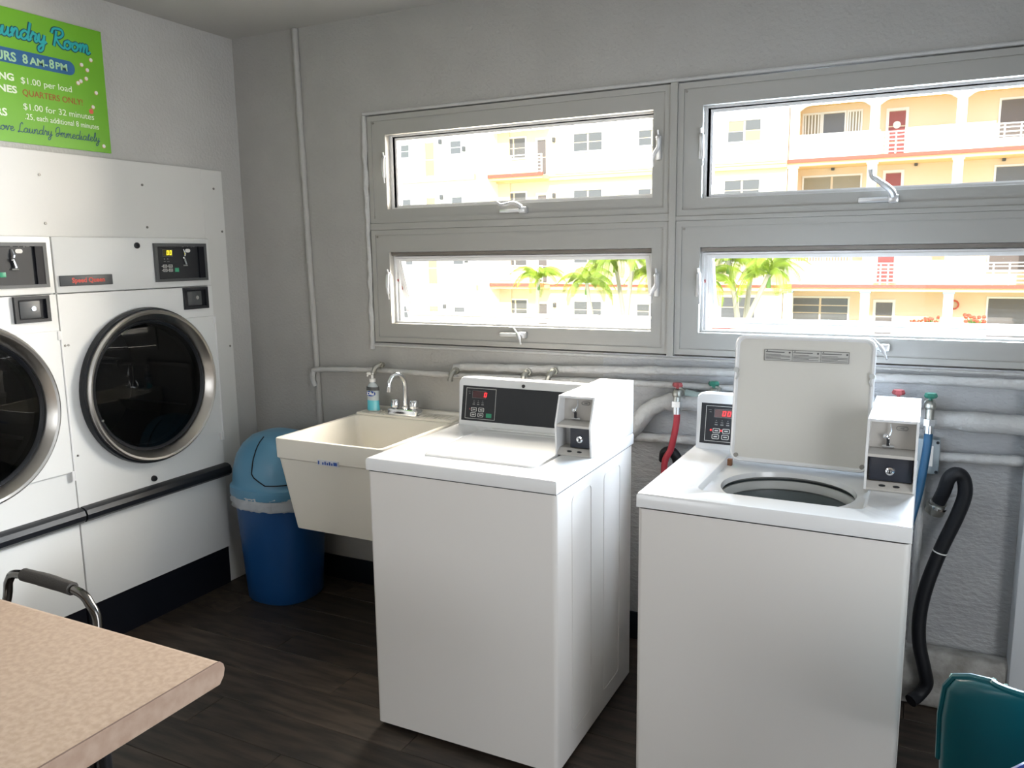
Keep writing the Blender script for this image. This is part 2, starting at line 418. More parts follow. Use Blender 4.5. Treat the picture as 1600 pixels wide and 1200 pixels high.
# right wall with added doorway, near wall with added window, for fill light
g = G(); g.box(XR, -1.75, 0, XR+0.2, 0.0, H); g.box(XR, YN, 0, XR+0.2, -3.35, H); g.box(XR, -3.35, 2.15, XR+0.2, -1.75, H)
tag(finish(g, 'wall_right', M_wall), kind='structure')
g = G(); g.box(-0.2, YN-0.2, 0, 0.3, YN, H); g.box(1.7, YN-0.2, 0, XR+0.2, YN, H); g.box(0.3, YN-0.2, 0, 1.7, YN, 1.0); g.box(0.3, YN-0.2, 2.0, 1.7, YN, H)
tag(finish(g, 'wall_near', mat('tan_wall', (0.26, 0.22, 0.18), 0.8)), kind='structure')
tag(finish(G().ring('x', XR+0.16, 0.1, -3.35, 0.0, -1.75, 2.15, 0.05), 'added_door_1', M_frame), kind='structure')  # frame of the unseen doorway added for the fill lamp
tag(finish(G().ring('y', YN-0.02, 0.06, 0.3, 1.0, 1.7, 2.0, 0.05), 'window_5', M_frame), kind='structure')  # frame of the window added behind the camera for fill light
# baseboards and curb
g = G(); g.box(0.0, -0.012, 0, 2.5, 0, 0.12, bev=0.003)
tag(finish(g, 'baseboard_back', M_vbase), kind='structure')
g = G(); g.box(2.5, -0.075, 0, 3.39, 0, 0.215, bev=0.02, seg=3)
tag(finish(g, 'trim_2', M_curb), kind='structure')
# pier below the window at the right
tag(finish(G().box(3.375, -0.10, 0, 3.72, 0, 1.14, bev=0.012), 'trim_3', mat('smooth_painted_pier', (0.66, 0.69, 0.72), 0.5, bump=0.1, bscale=30)), kind='structure')
# board around the dryers
g = G(); g.box(0, DY0, 0, 0.02, -0.143, 2.016, bev=0.002, seg=1); g.box(0, DY1-0.6, DT, 0.02, DY0, 2.016); g.box(0, DY1-0.6, 0, 0.02, DY1, DT)
pan = tag(finish(g, 'trim_4', M_panel), kind='structure')
g = G()
for y, z in ((-1.056, 1.928), (-.598, 1.921), (-1.051, 1.747), (-.59, 1.743), (-.165, 1.732), (-.165, 1.18), (-.165, .5), (-.2, 1.93)):
    s = finish(G().cyl((0.019, y, z), (0.0225, y, z), 0.0055, 10), 'screw', M_screw, pan)

# ---- windows
def make_window(idx, x0, x1, z0, z1, opened, crank, cx):
    wn = thing('window_%d' % idx, (x0, 0.02, z0), kind='structure')
    yf = 0.008
    ox0, ox1, oz0, oz1 = x0+0.092, x1-0.068, (z0+0.086 if opened else z0+0.062), (z1-0.100 if opened else z1-0.084)
    g = G(); N = 4
    o = [(x0, z0), (x1, z0), (x1, z1), (x0, z1)]; i = [(ox0, oz0), (ox1, oz0), (ox1, oz1), (ox0, oz1)]
    g.plate('y', yf, -0.08, o, i)
    g.ring('y', yf-0.006, -0.01, x0, z0, x1, z1, 0.022, 0.022, 0.022, 0.022)
    finish(g, 'frame', M_frame, wn)
    g = G(); g.ring('y', yf+0.035, -0.012, ox0, oz0, ox1, oz1, 0.009, 0.006, 0.008, 0.006)
    g.ring('y', yf+0.05, -0.015, ox0, oz0, ox1, oz1, 0.018, 0.010, 0.010, 0.010)
    finish(g, 'stop_bead', M_sash, wn)
    g = G()
    sw, sh = ox1-ox0-0.012, oz1-oz0-0.012
    g.ring('y', 0.0, -0.030, 0, 0, sw, sh, 0.034, 0.030, 0.030, 0.024)
    g.ring('y', -0.004, -0.012, 0.012, 0.010, sw-0.012, sh-0.008, 0.014, 0.012, 0.012, 0.010)
    ang = math.radians(19) if opened else 0
    Ms = Matrix.Translation((ox0+0.006, yf+0.03, oz1-0.020 if opened else oz0+0.006)) @ Matrix.Rotation(ang, 4, 'X') @ Matrix.Translation((0, 0, -sh if opened else 0))
    g.xf(Ms)
    if opened: sa = finish(g, 'sash', M_sash, wn)
    else:
        g.b.free(); g = G(); g.ring('y', yf+0.05, -0.03, ox0, oz0, ox1, oz1, 0.028, 0.018, 0.018, 0.022); sa = finish(g, 'sash', M_sash, wn)
    g = G()
    if opened: g.box(0.03, 0.012, 0.026, sw-0.028, 0.016, sh-0.02); g.xf(Ms)
    else: g.box(ox0+0.02, yf+0.062, oz0+0.012, ox1-0.012, yf+0.066, oz1-0.015)
    finish(g, 'pane', M_pane, sa)
    if opened:
        finish(G().box(ox0+0.004, yf+0.012, oz1-0.016, ox1-0.004, yf+0.03, oz1-0.002), 'weatherstrip', M_strip, wn)
        g = G(); g.tube([(ox0+0.01, yf+0.045, oz0+0.2), (ox0+0.01, yf+0.10, oz0+0.13), (ox0+0.012, yf+0.12, oz0+0.05)], 0.004, 6, smooth=4)
        finish(g, 'stay_arm', M_redv, wn)
    zc = (oz0+oz1)/2+0.02
    for xl, sgn in ((x0+0.090, 1), (x1-0.045, -1)):
        if xl > 3.5: continue
        g = G(); g.box(xl-0.010, yf-0.008, zc-0.045, xl+0.010, yf, zc+0.045, bev=0.004)
        g.tube([(xl, yf-0.006, zc+0.05), (xl+0.002, yf-0.020, zc+0.038), (xl+0.006, yf-0.030, zc), (xl+0.010*sgn, yf-0.034, zc-0.03), (xl+0.012*sgn, yf-0.030, zc-0.07)], [0.006, 0.008, 0.008, 0.0065, 0.003], 8, smooth=4, flat=0.7)
        g.tube([(xl+0.001, yf-0.012, zc+0.04), (xl, yf-0.018, zc+0.065)], 0.004, 8)
        finish(g, 'latch_handle', M_handle, wn)
    zb = z0+0.033 if not opened else z0+0.055
    g = G(); g.box(cx-0.06, yf-0.022, zb-0.010, cx+0.06, yf, zb+0.008, bev=0.006)
    g.box(cx+0.035, yf-0.034, zb-0.014, cx+0.068, yf, zb+0.014, bev=0.006)
    if crank == 'flat': g.tube([(cx+0.05, yf-0.034, zb+0.012), (cx+0.02, yf-0.046, zb+0.028), (cx-0.035, yf-0.044, zb+0.022), (cx-0.058, yf-0.040, zb+0.034)], [0.009, 0.008, 0.007, 0.006], 8, smooth=4)
    elif crank == 'up': g.tube([(cx+0.05, yf-0.034, zb+0.010), (cx+0.040, yf-0.046, zb+0.030), (cx+0.0, yf-0.052, zb+0.062), (cx-0.018, yf-0.054, zb+0.075), (cx-0.022, yf-0.056, zb+0.098)], [0.012, 0.011, 0.009, 0.008, 0.009], 8, smooth=4)
    else: g.tube([(cx+0.015, yf-0.034, zb+0.032), (cx+0.045, yf-0.045, zb), (cx+0.062, yf-0.058, zb-0.035)], [0.004, 0.007, 0.004], 8, smooth=4)
    finish(g, 'crank_handle', M_handle, wn)
    for sx, sz in ((x0+0.018, z0+0.03), (x1-0.02, z0+0.02), (x1-0.02, z1-0.03), (x0+0.03, z1-0.03)):
        if 0 < sx < 3.4: finish(G().cyl((sx, yf-0.003, sz), (sx, yf+0.002, sz), 0.005, 8), 'screw', M_screw, wn)
    return wn
make_window(1, 0.772, 2.162, 1.752, 2.222, False, 'flat', 1.50)
make_window(2, 0.772, 2.162, 1.212, 1.722, True, 'down', 1.49)
make_window(3, 2.190, 3.590, 1.740, 2.222, False, 'up', 2.885)
make_window(4, 2.190, 3.590, 1.212, 1.722, True, 'down', 2.885)
g = G(); g.box(2.163, -0.006, 1.206, 2.189, 0.08, 2.226); g.box(0.770, -0.002, 1.723, 2.163, 0.08, 1.751); g.box(2.189, -0.002, 1.723, 3.595, 0.08, 1.739)
tag(finish(g, 'trim_5', M_frame), kind='structure')

# ================================================================== WALL PIPES
def pipe(name, pts, r, label, m=M_pipe, n=10, smooth=0, cat='pipe', group=None):
    g = G()
    P = catmull(pts, smooth) if smooth else [Vector(p) for p in pts]
    # resample for a lumpy painted look
    Q = []
    for a, b in zip(P, P[1:]):
        k = max(1, int((b-a).length/0.03))
        Q += [a.lerp(b, i/k) for i in range(k)]
    Q.append(P[-1])
    g.tube(Q, [r*(1+random.uniform(-.10, .14)) for _ in Q], n)
    o = finish(g, name, m, smooth=60)
    # origin to first point
    return tag(o, label, cat, group)
pipe('wall_pipe', [(.398, -.009, 2.64), (.402, -.009, 2.30), (.412, -.009, 1.7), (.425, -.009, 1.15), (.430, -.009, .8), (.433, -.009, .45)], .014, 'white painted pipe running down the wall left of the windows', mat('pipe_in_wall_paint', (.40, .395, .38), .6, bump=.5, bscale=45), cat='pipe')
pipe('wall_pipe', [(.425, -.03, .985), (.418, -.036, 1.02), (.425, -.036, 1.055), (.46, -.034, 1.068), (.80, -.034, 1.082), (1.2, -.034, 1.080), (2.0, -.034, 1.095), (2.9, -.034, 1.10)], .012, 'thin lumpy white pipe running behind the sink and both washers', smooth=2)
pipe('wall_pipe', [(1.225, -.045, 1.075), (1.225, -.04, 1.105), (1.26, -.03, 1.120), (1.6, -.03, 1.128), (2.1, -.03, 1.148), (2.9, -.03, 1.165), (3.37, -.03, 1.165)], .016, 'white painted pipe just under the window sill', smooth=2)
pipe('wall_pipe', [(1.86, -.04, .84), (1.93, -.045, .86), (2.03, -.05, .90), (2.10, -.05, .985), (2.16, -.05, 1.022), (2.25, -.05, 1.032), (2.7, -.05, 1.036), (3.37, -.05, 1.035)], .033, 'thick white pipe that bends up behind the open washer', smooth=3)
pipe('wall_pipe', [(1.95, -.03, .875), (2.3, -.03, .882), (2.9, -.03, .895), (3.37, -.03, .912)], .018, 'lowest thin white pipe along the wall behind the washers', smooth=2)
g = G(); 
def stub(x, z, label, m, dx=-.02):
    g = G(); g.tube([(x, -.032, z+.012), (x, -.062, z+.012), (x+dx*.6, -.078, z+.002), (x+dx, -.084, z-.022)], [.011, .012, .012, .010], 10, smooth=3)
    g.cyl((x, -.045, z+.012), (x, -.058, z+.012), .017, 8); g.cyl((x+dx, -.084, z-.018), (x+dx*1.05, -.085, z-.030), .013, 8)
    tag(finish(g, 'pipe_spout', m), label, 'tap')
stub(.835, 1.098, 'small metal pipe outlet on the wall above the soap bottle', M_brass, -.02)
stub(1.235, 1.092, 'small metal outlet on the wall left of the closed washer display', M_brass, -.01)
stub(1.585, 1.105, 'capped grey outlet behind the middle of the closed washer console', M_brass, -.01)
stub(1.705, 1.115, 'elbowed grey outlet behind the closed washer console beside the coin box', M_brass, -.015)
def valve(x, z, m, label, hose=None, down=True):
    t = thing('hose_valve', (x, -.05, z), label, 'tap')
    g = G(); g.cyl((x, -.034, z), (x, -.10, z), .012, 10); g.cyl((x, -.05, z), (x, -.065, z), .020, 6); g.sphere((x, -.105, z), .019, (1, 1, 1.1))
    g.cyl((x, -.105, z), (x, -.115, z-.045), .014, 12)
    finish(g, 'body', M_brass, t)
    g = G(); g.cyl((x, -.105, z+.012), (x, -.105, z+.036), .006, 8)
    g.lathe([(.006, z+.028), (.018, z+.027), (.021, z+.033), (.017, z+.043), (.004, z+.043)], (x, -.105, 0), 'z', 6, True, True)
    finish(g, 'handle', m, t)
    return t
valve(2.236, 1.075, M_redv, 'red handled water valve feeding the red hose')
valve(2.372, 1.088, M_greenv, 'green handled water valve above the open washer display')
valve(2.990, 1.095, M_redv, 'red handled water valve behind the open washer coin box')
valve(3.087, 1.090, M_greenv, 'green handled water valve feeding the blue hose')
pipe('valve_pipe', [(2.236, -.045, 1.075), (2.30, -.045, 1.062), (2.372, -.045, 1.066), (2.42, -.04, 1.06)], .014, 'greenish painted pipe linking the two valves left of the open washer', mat('greenish_pipe', (.36, .44, .42), .5, bump=.5, bscale=40))
def hose(name, pts, r, m, label, cuff=True):
    t = thing(name, pts[0], label, 'hose')
    g = G(); g.tube(pts, r, 12, smooth=6); finish(g, 'tube', m, t)
    if cuff:
        a = Vector(pts[0]); b = Vector(pts[1]); d = (b-a).normalized()
        g = G(); g.cyl(a-d*.004, a+d*.018, r*1.7, 8); g.cyl(a+d*.018, a+d*.045, r*1.22, 12)
        finish(g, 'coupling', M_chrome, t)
    return t
hose('water_hose', [(2.238, -.118, 1.045), (2.239, -.122, .968), (2.222, -.13, .866), (2.200, -.14, .80), (2.21, -.16, .60), (2.21, -.2, .40), (2.27, -.22, .28), (2.46, -.25, .22)], .0125, M_hosered, 'red water hose hanging between the two washers')
g = G(); g.tube([(2.175, -.06, .80), (2.185, -.075, .835), (2.215, -.08, .840), (2.235, -.075, .80), (2.235, -.07, .70)], .02, 12, smooth=5)
tag(finish(g, 'drain_hose', M_hose), 'black drain hose loop behind the left rear corner of the open washer', 'hose')
hose('water_hose', [(3.087, -.118, 1.045), (3.087, -.12, .971), (3.078, -.125, .861), (3.066, -.13, .770), (3.040, -.16, .66), (2.97, -.2, .45)], .0135, M_hoseblue, 'blue water hose hanging at the right of the open washer')
t = hose('drain_hose', [(3.128, -.085, .745), (3.146, -.11, .808), (3.156, -.12, .852), (3.176, -.12, .872), (3.199, -.11, .855), (3.207, -.105, .80), (3.189, -.10, .72), (3.150, -.10, .60), (3.115, -.11, .47), (3.100, -.115, .36), (3.104, -.12, .26), (3.125, -.12, .17), (3.135, -.11, .11), (3.115, -.12, .07), (3.09, -.15, .055)], .0225, M_hose, 'thick black drain hose curling down beside the open washer', cuff=False)
g = G(); g.cyl((3.122, -.080, .722), (3.130, -.088, .748), .031, 12); g.cyl((3.130, -.090, .752), (3.134, -.094, .762), .026, 12); g.cyl((3.118, -.03, .735), (3.122, -.085, .730), .022, 12); finish(g, 'coupling', M_brass, t)
g = G(); g.cyl((3.132, -.09, .742), (3.134, -.092, .750), .029, 16); finish(g, 'hose_clamp', M_chrome, t)
g = G(); g.cyl((3.1475, -.1003, .592), (3.1465, -.1003, .588), .0235, 16); finish(g, 'white_band', M_white, t)
# outlet box
t = thing('outlet_box', (3.05, -.06, .84), 'grey rectangular outlet box on the wall behind the blue hose', 'outlet')
finish(G().box(3.035, -.062, .846, 3.128, -.012, .968, bev=.006), 'housing', M_box, t)
finish(G().box(3.095, -.066, .875, 3.107, -.062, .945), 'label_strip', M_white, t)
for z in (.958, .856): finish(G().cyl((3.119, -.066, z), (3.119, -.061, z), .005, 10), 'screw', M_black, t)
g = G(); g.tube([(3.08, -.03, .846), (3.08, -.03, .215)], .012, 10); tag(finish(g, 'conduit', M_pipe), 'white conduit running down the wall from the grey outlet box', 'pipe')

# ================================================================== DRYERS
DW = 0.776
def make_dryer():
    t = thing('tumble_dryer', (0.04, DY0, 0), 'white coin operated dryer nearest the corner, its whole round door in view', 'dryer', 'dryers set into the left wall')
    yR, yL = DY0-0.002, DY0-DW; X = 0.04
    cy, cz, R = -0.660, 1.060, 0.33
    yc = (yR+yL)/2
    # body
    g = G(); g.box(-0.85, yL+.004, 0.02, X-0.02, yR-.004, 0.19)
    g.box(-0.85, yL+.002, 1.479, X-0.012, yR-.002, DT-.003)
    g.box(-0.85, yL+.002, .19, -0.55, yR-.002, 1.479); g.box(-0.85, yL+.002, .19, X-.012, yL+.012, 1.479); g.box(-0.85, yR-.012, .19, X-.012, yR-.002, 1.479); g.box(-0.85, yL+.012, .19, X-.012, yR-.012, .6)
    finish(g, 'cabinet', M_dryer, t)
    # control plate
    finish(G().box(X-.011, yL, 1.481, X, yR, DT, bev=.003), 'control_panel', M_dryer, t)
    # front panel with round hole
    A = rect_angles((cy, cz), yL, .607, yR, 1.476, 96)
    o = rayrect((cy, cz), yL, .607, yR, 1.476, A); i = [(cy+.292*math.cos(a), cz+.292*math.sin(a)) for a in A]
    fp = finish(G().plate('x', X, .011, o, i), 'front_panel', M_dryer, t)
    finish(G().box(X-.011, yL, .192, X, yR, .600, bev=.003), 'lower_panel', M_dryer, t)
    # square door plate behind ring
    A = rect_angles((cy, cz), -.990, .772, -.282, 1.337, 96)
    def dq(a): return (cy+.315*math.cos(a), cz+.315*math.sin(a))
    o = rayrect((cy, cz), -1.000, .725, -.282, 1.395, A)
    g = G(); A2 = [a for a in A]
    g.plate('x', X+.012, .012, [p for p in rayrect((cy, cz), -.99, .738, -.282, 1.385, A)], [(cy+.305*math.cos(a), cz+.305*math.sin(a)) for a in A]) if False else None
    # only the wing of the door plate that reaches past the ring on the hinge side
    ws = [(-.282, .772), (-.282, 1.337)]
    top = [(cy+.31*math.cos(a), cz+.31*math.sin(a)) for a in [math.radians(k) for k in range(63, -64, -6)]]
    g.prism([(-.282, .772), (-.282, 1.337)] + [(top[0][0], 1.337)] + top + [(top[-1][0], .772)], 'x', X+.0005, X+.013)
    finish(g, 'door_plate', M_dryer, t)
    # hinges
    g = G(); g.cyl((X+.012, -.279, .74), (X+.012, -.279, 1.30), .005, 8); g.box(X, -.292, 1.30, X+.016, -.274, 1.335, bev=.002); g.box(X, -.292, .735, X+.016, -.274, .775, bev=.002)
    finish(g, 'hinge', M_sash, t)
    # ring door
    g = G(); g.lathe([(.338, X), (.342, X+.012), (.338, X+.030), (.330, X+.032)], (0, cy, cz), 'x', 72)
    d = finish(g, 'door_gasket', M_black, t)
    g = G(); g.lathe([(.325, X+.020), (.331, X+.034), (.330, X+.048), (.323, X+.053), (.314, X+.050), (.288, X+.012), (.285, X-.004)], (0, cy, cz), 'x', 72)
    d = finish(g, 'door_ring', M_steel, t)
    g = G(); g.lathe([(.288, X+.010), (.282, X+.018), (.274, X+.012), (.270, X+.002), (.264, X-.02)], (0, cy, cz), 'x', 72)
    finish(g, 'inner_gasket', M_black, d)
    g = G(); g.lathe([(.272, X+.006), (.18, X+.012), (.09, X+.015), (.001, X+.016)], (0, cy, cz), 'x', 64)
    finish(g, 'door_glass', M_dpane, d)
    g = G(); g.cyl((X+.046, cy+.297*math.cos(math.radians(200)), cz+.297*math.sin(math.radians(200))), (X+.050, cy+.297*math.cos(math.radians(200)), cz+.297*math.sin(math.radians(200))), .005, 8); finish(g, 'screw', M_chrome, d)
    g = G(); g.lathe([(.262, X-.012), (.262, X-.05), (.34, X-.06), (.345, -.50), (.001, -.50)], (0, cy, cz), 'x', 48)
    for k in range(3):
        a = math.radians(90+120*k); c, s = math.cos(a), math.sin(a)
        g.prism([(cy+c*.345-s*.03, cz+s*.345+c*.03), (cy+c*.27, cz+s*.27), (cy+c*.345+s*.03, cz+s*.345-c*.03)], 'x', -.49, X-.07)
    finish(g, 'drum', M_drum, t)
    # control recess
    y0, y1, z0, z1 = -.587, -.299, 1.506, 1.674
    b = finish(G().ring('x', X+.012, .012, y0, z0, y1, z1, .014, .014, .012, .014), 'control_bezel', M_bezel, t)
    g = G(); g.box(X+.0005, y0+.013, z0+.011, X+.0025, y1-.013, z1-.013); finish(g, 'control_plate', M_black, b)
    g = G(); g.box(X+.0025, y1-.045, z0+.012, X+.0105, y1-.0135, z1-.014); finish(g, 'recess_side', M_base, b)
    Mx = frame_matrix((X+.003, y0, z0), (0, 1, 0), (0, 0, 1))
    finish(G().box(.048, .113, 0, .098, .140, .001).xf(Mx), 'display', M_dispy, b)
    g = G(); seven(g, '0', .054, .118, .008, .017, Mx @ Matrix.Translation((0, 0, .001)), .0035); seven(g, '0', .070, .118, .008, .017, Mx @ Matrix.Translation((0, 0, .001)), .0035)
    finish(g, 'digits', M_ledy, b)
    g = G(); g.ring('z', .001, .0008, .046, .111, .100, .142, .0012); g.cyl((.054, .100, 0), (.054, .100, .001), .003, 8); g.cyl((.072, .100, 0), (.072, .100, .001), .003, 8)
    g.box(.050, .088, 0, .060, .090, .001); g.box(.068, .087, 0, .080, .089, .001); g.xf(Mx); finish(g, 'print', M_faint, b)
    for bx, bz in ((.044, .062), (.074, .062), (.044, .044), (.074, .044)):
        g = G(); g.ring('z', .0016, .0016, bx, bz, bx+.020, bz+.013, .0022); g.cyl((bx-.005, bz+.006, 0), (bx-.005, bz+.006, .001), .0022, 8); g.box(bx+.006, bz+.005, 0, bx+.014, bz+.008, .001); g.xf(Mx)
        finish(g, 'button', M_line, b)
    finish(G().box(.106, .042, 0, .128, .060, .0025, bev=.0008).xf(Mx), 'start_button', M_greenb, b)
    g = G(); g.cyl((.180, .136, 0), (.180, .136, .001), .008, 12); g.cyl((.192, .136, 0), (.192, .136, .001), .008, 12); g.box(.180, .128, 0, .192, .144, .001); g.xf(Mx); finish(g, 'price_label', M_white, b)
    g = G(); g.box(.155, .152, 0, .165, .156, .001); g.box(.185, .152, 0, .189, .160, .001); g.box(.205, .150, 0, .209, .160, .001); g.box(.215, .152, 0, .228, .155, .001); g.xf(Mx); finish(g, 'print', M_faint, b)
    g = G(); g.tube([(.158, .143, .004), (.162, .122, .010), (.160, .112, .008)], [.002, .005, .004], 8); g.sphere((.156, .104, .006), .007); g.tube([(.160, .100, .006), (.166, .075, .008)], .0045, 8); g.tube([(.150, .070, .003), (.176, .070, .003)], .004, 8); g.xf(Mx)
    finish(g, 'coin_slot', M_chrome, b)
    # coin drawer
    c = finish(G().ring('x', X+.012, .012, -.445, 1.376, -.307, 1.475, .014, .014, .012, .012), 'coin_bezel', M_black, t)
    finish(G().box(X+.0005, -.433, 1.386, X+.0015, -.317, 1.465), 'recess_back', M_base, c)
    finish(G().box(X+.0015, -.425, 1.392, X+.009, -.345, 1.458, bev=.003), 'coin_box_lock_plate', M_bezel, c)
    finish(G().cyl((X+.009, -.372, 1.428), (X+.0115, -.372, 1.428), .009, 14), 'lock', M_chrome, c)
    # name plate
    n = finish(G().box(X+.0005, -1.033, 1.506, X+.008, -.803, 1.547, bev=.002), 'name_plate', M_bezel, t)
    finish(text_fit('Speed Queen', -.985, -.840, .018, frame_matrix((X+.0082, 0, 1.519), (0, 1, 0), (0, 0, 1)), .0004, .0008), 'lettering', M_red, n)
    g = G(); g.lathe([(.013, X+.0005), (.013, X+.006), (.008, X+.009), (.003, X+.007)], (0, -.668, 1.664), 'x', 16, False, True); finish(g, 'panel_lock', M_black, t)
    g = G(); g.lathe([(.013, X+.0005), (.013, X+.010), (.009, X+.016), (.002, X+.016)], (0, -.685, .645), 'x', 16, False, True); finish(g, 'latch_knob', M_black, t)
    # hand rail
    g = G(); 
    prof = [(X+.0005, .555), (X+.026, .558), (X+.040, .570), (X+.044, .590), (X+.036, .608), (X+.020, .617), (X+.0005, .618)]
    g.loops([[(p[0], yL+.006, p[1]) for p in prof], [(p[0], yR+.004, p[1]) for p in prof]], True, True)
    finish(g, 'bumper_rail', M_black, t)
    for y, z in ((-1.036, 1.275), (-1.022, 1.275), (-1.030, .829)):
        finish(G().cyl((X, y, z), (X+.003, y, z), .0045, 8), 'screw', M_screw, t)
    finish(G().box(X-.03, yL+.002, 0.0, X-.012, yR-.001, .188), 'plinth', M_base, t)
    return t
dr = make_dryer()
d2 = copy_tree(dr); d2.location.y -= 0.780
tag(d2, 'white coin operated dryer at the left picture edge, its door cut off by the frame')

# ================================================================== WASHERS
WW, WD, WH = 0.681, 0.70, 0.957
def make_washer(loc, rz, opened, label, dig):
    t = thing('washing_machine', loc, label, 'washing machine', 'top loading washers in the middle of the room', rz)
    P = lambda g, n, m, par=t, **k: finish(g, n, m, par, world=False, **k)
    # cabinet as a shell of panels (open inside)
    g = G(); pf = rrect(0.003, 0.004, WW-.003, WD-.004, .014, 4)
    g.loops([[(x, y, .022) for x, y in pf], [(x, y, .9115) for x, y in pf]], True, False)
    P(g, 'cabinet', M_enamelf)
    for x0, x1 in ((.123, .285), (.400, .560)):
        q = rrect(x0, .09, x1, .875, .02, 4); q2 = rrect(x0+.003, .093, x1-.003, .872, .018, 4)
        P(G().plate('x', WW-.0018, .002, q, q2), 'side_emboss', M_enamelf)
    for x in (.05, WW-.05):
        for y in (.05, WD-.05): P(G().lathe([(.012, .02), (.012, .012), (.020, .008), (.022, 0)], (x, y, 0), 'z', 12, True, True), 'foot', M_black)
    P(G().box(.006, .008, .909, WW-.006, WD-.008, .9135), 'seam_shade_strip', M_bezel) if not opened else None  # dark strip standing for the shaded gap under the deck lip
    # deck
    N = 128; rc = (.352, .290)
    A = rect_angles(rc, 0, 0, WW, WD, N)
    def outl(e, z): 
        q = rayrect(rc, e, e, WW-e, WD-e, A); return [(x, y, z) for x, y in q]
    rx0, ry0, rx1, ry1, rr = (.138, .092, .572, .545, .03)
    def rin(x0, y0, x1, y1, r, z):
        out = []
        poly = rrect(x0, y0, x1, y1, r, 12)
        for a in A:
            dx, dy = math.cos(a), math.sin(a); best = None
            for k in range(len(poly)):
                ax, ay = poly[k]; bx, by = poly[(k+1) % len(poly)]
                ex, ey = bx-ax, by-ay; den = dx*ey-dy*ex
                if abs(den) < 1e-12: continue
                s = ((ax-rc[0])*ey-(ay-rc[1])*ex)/den; u = ((ax-rc[0])*dy-(ay-rc[1])*dx)/den
                if s > 0 and -1e-6 <= u <= 1+1e-6: best = s if best is None else min(best, s)
            out.append((rc[0]+dx*best, rc[1]+dy*best, z))
        return out
    hc, hr = (.355, .275), .183
    def hole(z, r, clip):
        out = []
        for a in A:
            dx, dy = math.cos(a), math.sin(a)
            ox, oy = rc[0]-hc[0], rc[1]-hc[1]
            bq = ox*dx+oy*dy; cq = ox*ox+oy*oy-r*r; s = -bq+math.sqrt(max(bq*bq-cq, 0))
            x, y = rc[0]+dx*s, rc[1]+dy*s
            if clip and y < clip:
                yy = clip - (.014 if .27 < x < .42 else 0); s = (yy-rc[1])/dy; x, y = rc[0]+dx*s, yy
            out.append((x, y, z))
        return out
    g = G()
    L = [outl(.006, .913), outl(.0, .916), outl(.0, .949), outl(.003, .955), outl(.010, WH), rin(rx0, ry0, rx1, ry1, rr, WH), rin(rx0+.004, ry0+.004, rx1-.004, ry1-.004, rr, WH-.003), rin(rx0+.010, ry0+.010, rx1-.010, ry1-.010, rr, WH-.013),
         hole(WH-.018, .198, .112), hole(WH-.022, hr, .118), hole(WH-.036, hr-.004, .122), hole(WH-.045, hr+.010, None)]
    g.loops(L)
    P(g, 'top_deck', M_enamel)
    if opened:
        g = G(); g.lathe([(.196, .900), (.190, .907), (.182, .908), (.176, .898), (.174, .885), (.180, .880)], (hc[0], hc[1], 0), 'z', 64); P(g, 'balance_ring', M_ringw)
        g = G(); g.lathe([(.25, .905), (.215, .904), (.215, .885), (.185, .880), (.178, .86), (.185, .55), (.17, .50), (.001, .50)], (hc[0], hc[1], 0), 'z', 64); P(g, 'wash_basket', M_basket)
        g = G(); g.lathe([(.07, .50), (.05, .56), (.04, .68), (.03, .72), (.001, .725)], (hc[0], hc[1], 0), 'z', 24)
        for k in range(4):
            a = k*PI/2+.4; c, s = math.cos(a), math.sin(a)
            g.box(.03, -.006, .50, .13, .006, .56) if False else g.tube([(hc[0]+c*.04, hc[1]+s*.04, .62), (hc[0]+c*.09, hc[1]+s*.09, .53), (hc[0]+c*.14, hc[1]+s*.14, .505)], [.008, .012, .01], 8)
        P(g, 'agitator', M_ringw)
        # lid standing open
        Ml = Matrix.Translation((.153, .445, WH+.002)) @ Matrix.Rotation(math.radians(-7), 4, 'X')
        lw, lh = .402, .395
        g = G(); o1 = rrect(0, 0, lw, lh, .028, 6); i1 = rrect(.008, .008, lw-.008, lh-.008, .022, 6); i2 = rrect(.013, .013, lw-.013, lh-.013, .020, 6)
        g.loops([[(x, .022, z) for x, z in o1], [(x, .006, z) for x, z in o1], [(x, 0, z) for x, z in rrect(.003, .003, lw-.003, lh-.003, .026, 6)], [(x, 0, z) for x, z in i1], [(x, .007, z) for x, z in i2]], True, False)
        g.xf(Ml); ld = P(g, 'lid', M_enamel)
        g = G(); g.loops([[(x, .007, z) for x, z in i2], [(x, .008, z) for x, z in rrect(.03, .03, lw-.03, lh-.03, .012, 6)]], False, True)
        g.xf(Ml); P(g, 'lid_liner', M_liner, ld)
        for x, z in ((.019, .018), (lw-.019, .018)):
            P(G().cyl((x, .000, z), (x, .008, z), .007, 10).xf(Ml), 'hinge_screw', M_screw, ld)
        for x, z in ((.007, .285), (lw-.007, .285)):
            g = G(); g.cyl((x, -.004, z), (x, .008, z), .008, 12); g.tube([(x-.0, .002, z-.03), (x+(.006 if x < .1 else -.006), .002, z-.015), (x, .002, z)], .004, 6); g.xf(Ml); P(g, 'bumper', M_ringw, ld)
        Mt = Ml @ frame_matrix((0, .0065, 0), (1, 0, 0), (0, 0, 1))
        lb = P(G().box(.088, .318, 0, .330, .352, .0012).xf(Mt), 'warning_label', mat('label_grey', (.50, .50, .48), .5), ld)
        g = G(); g.ring('z', .0018, .0006, .088, .318, .330, .352, .0012)
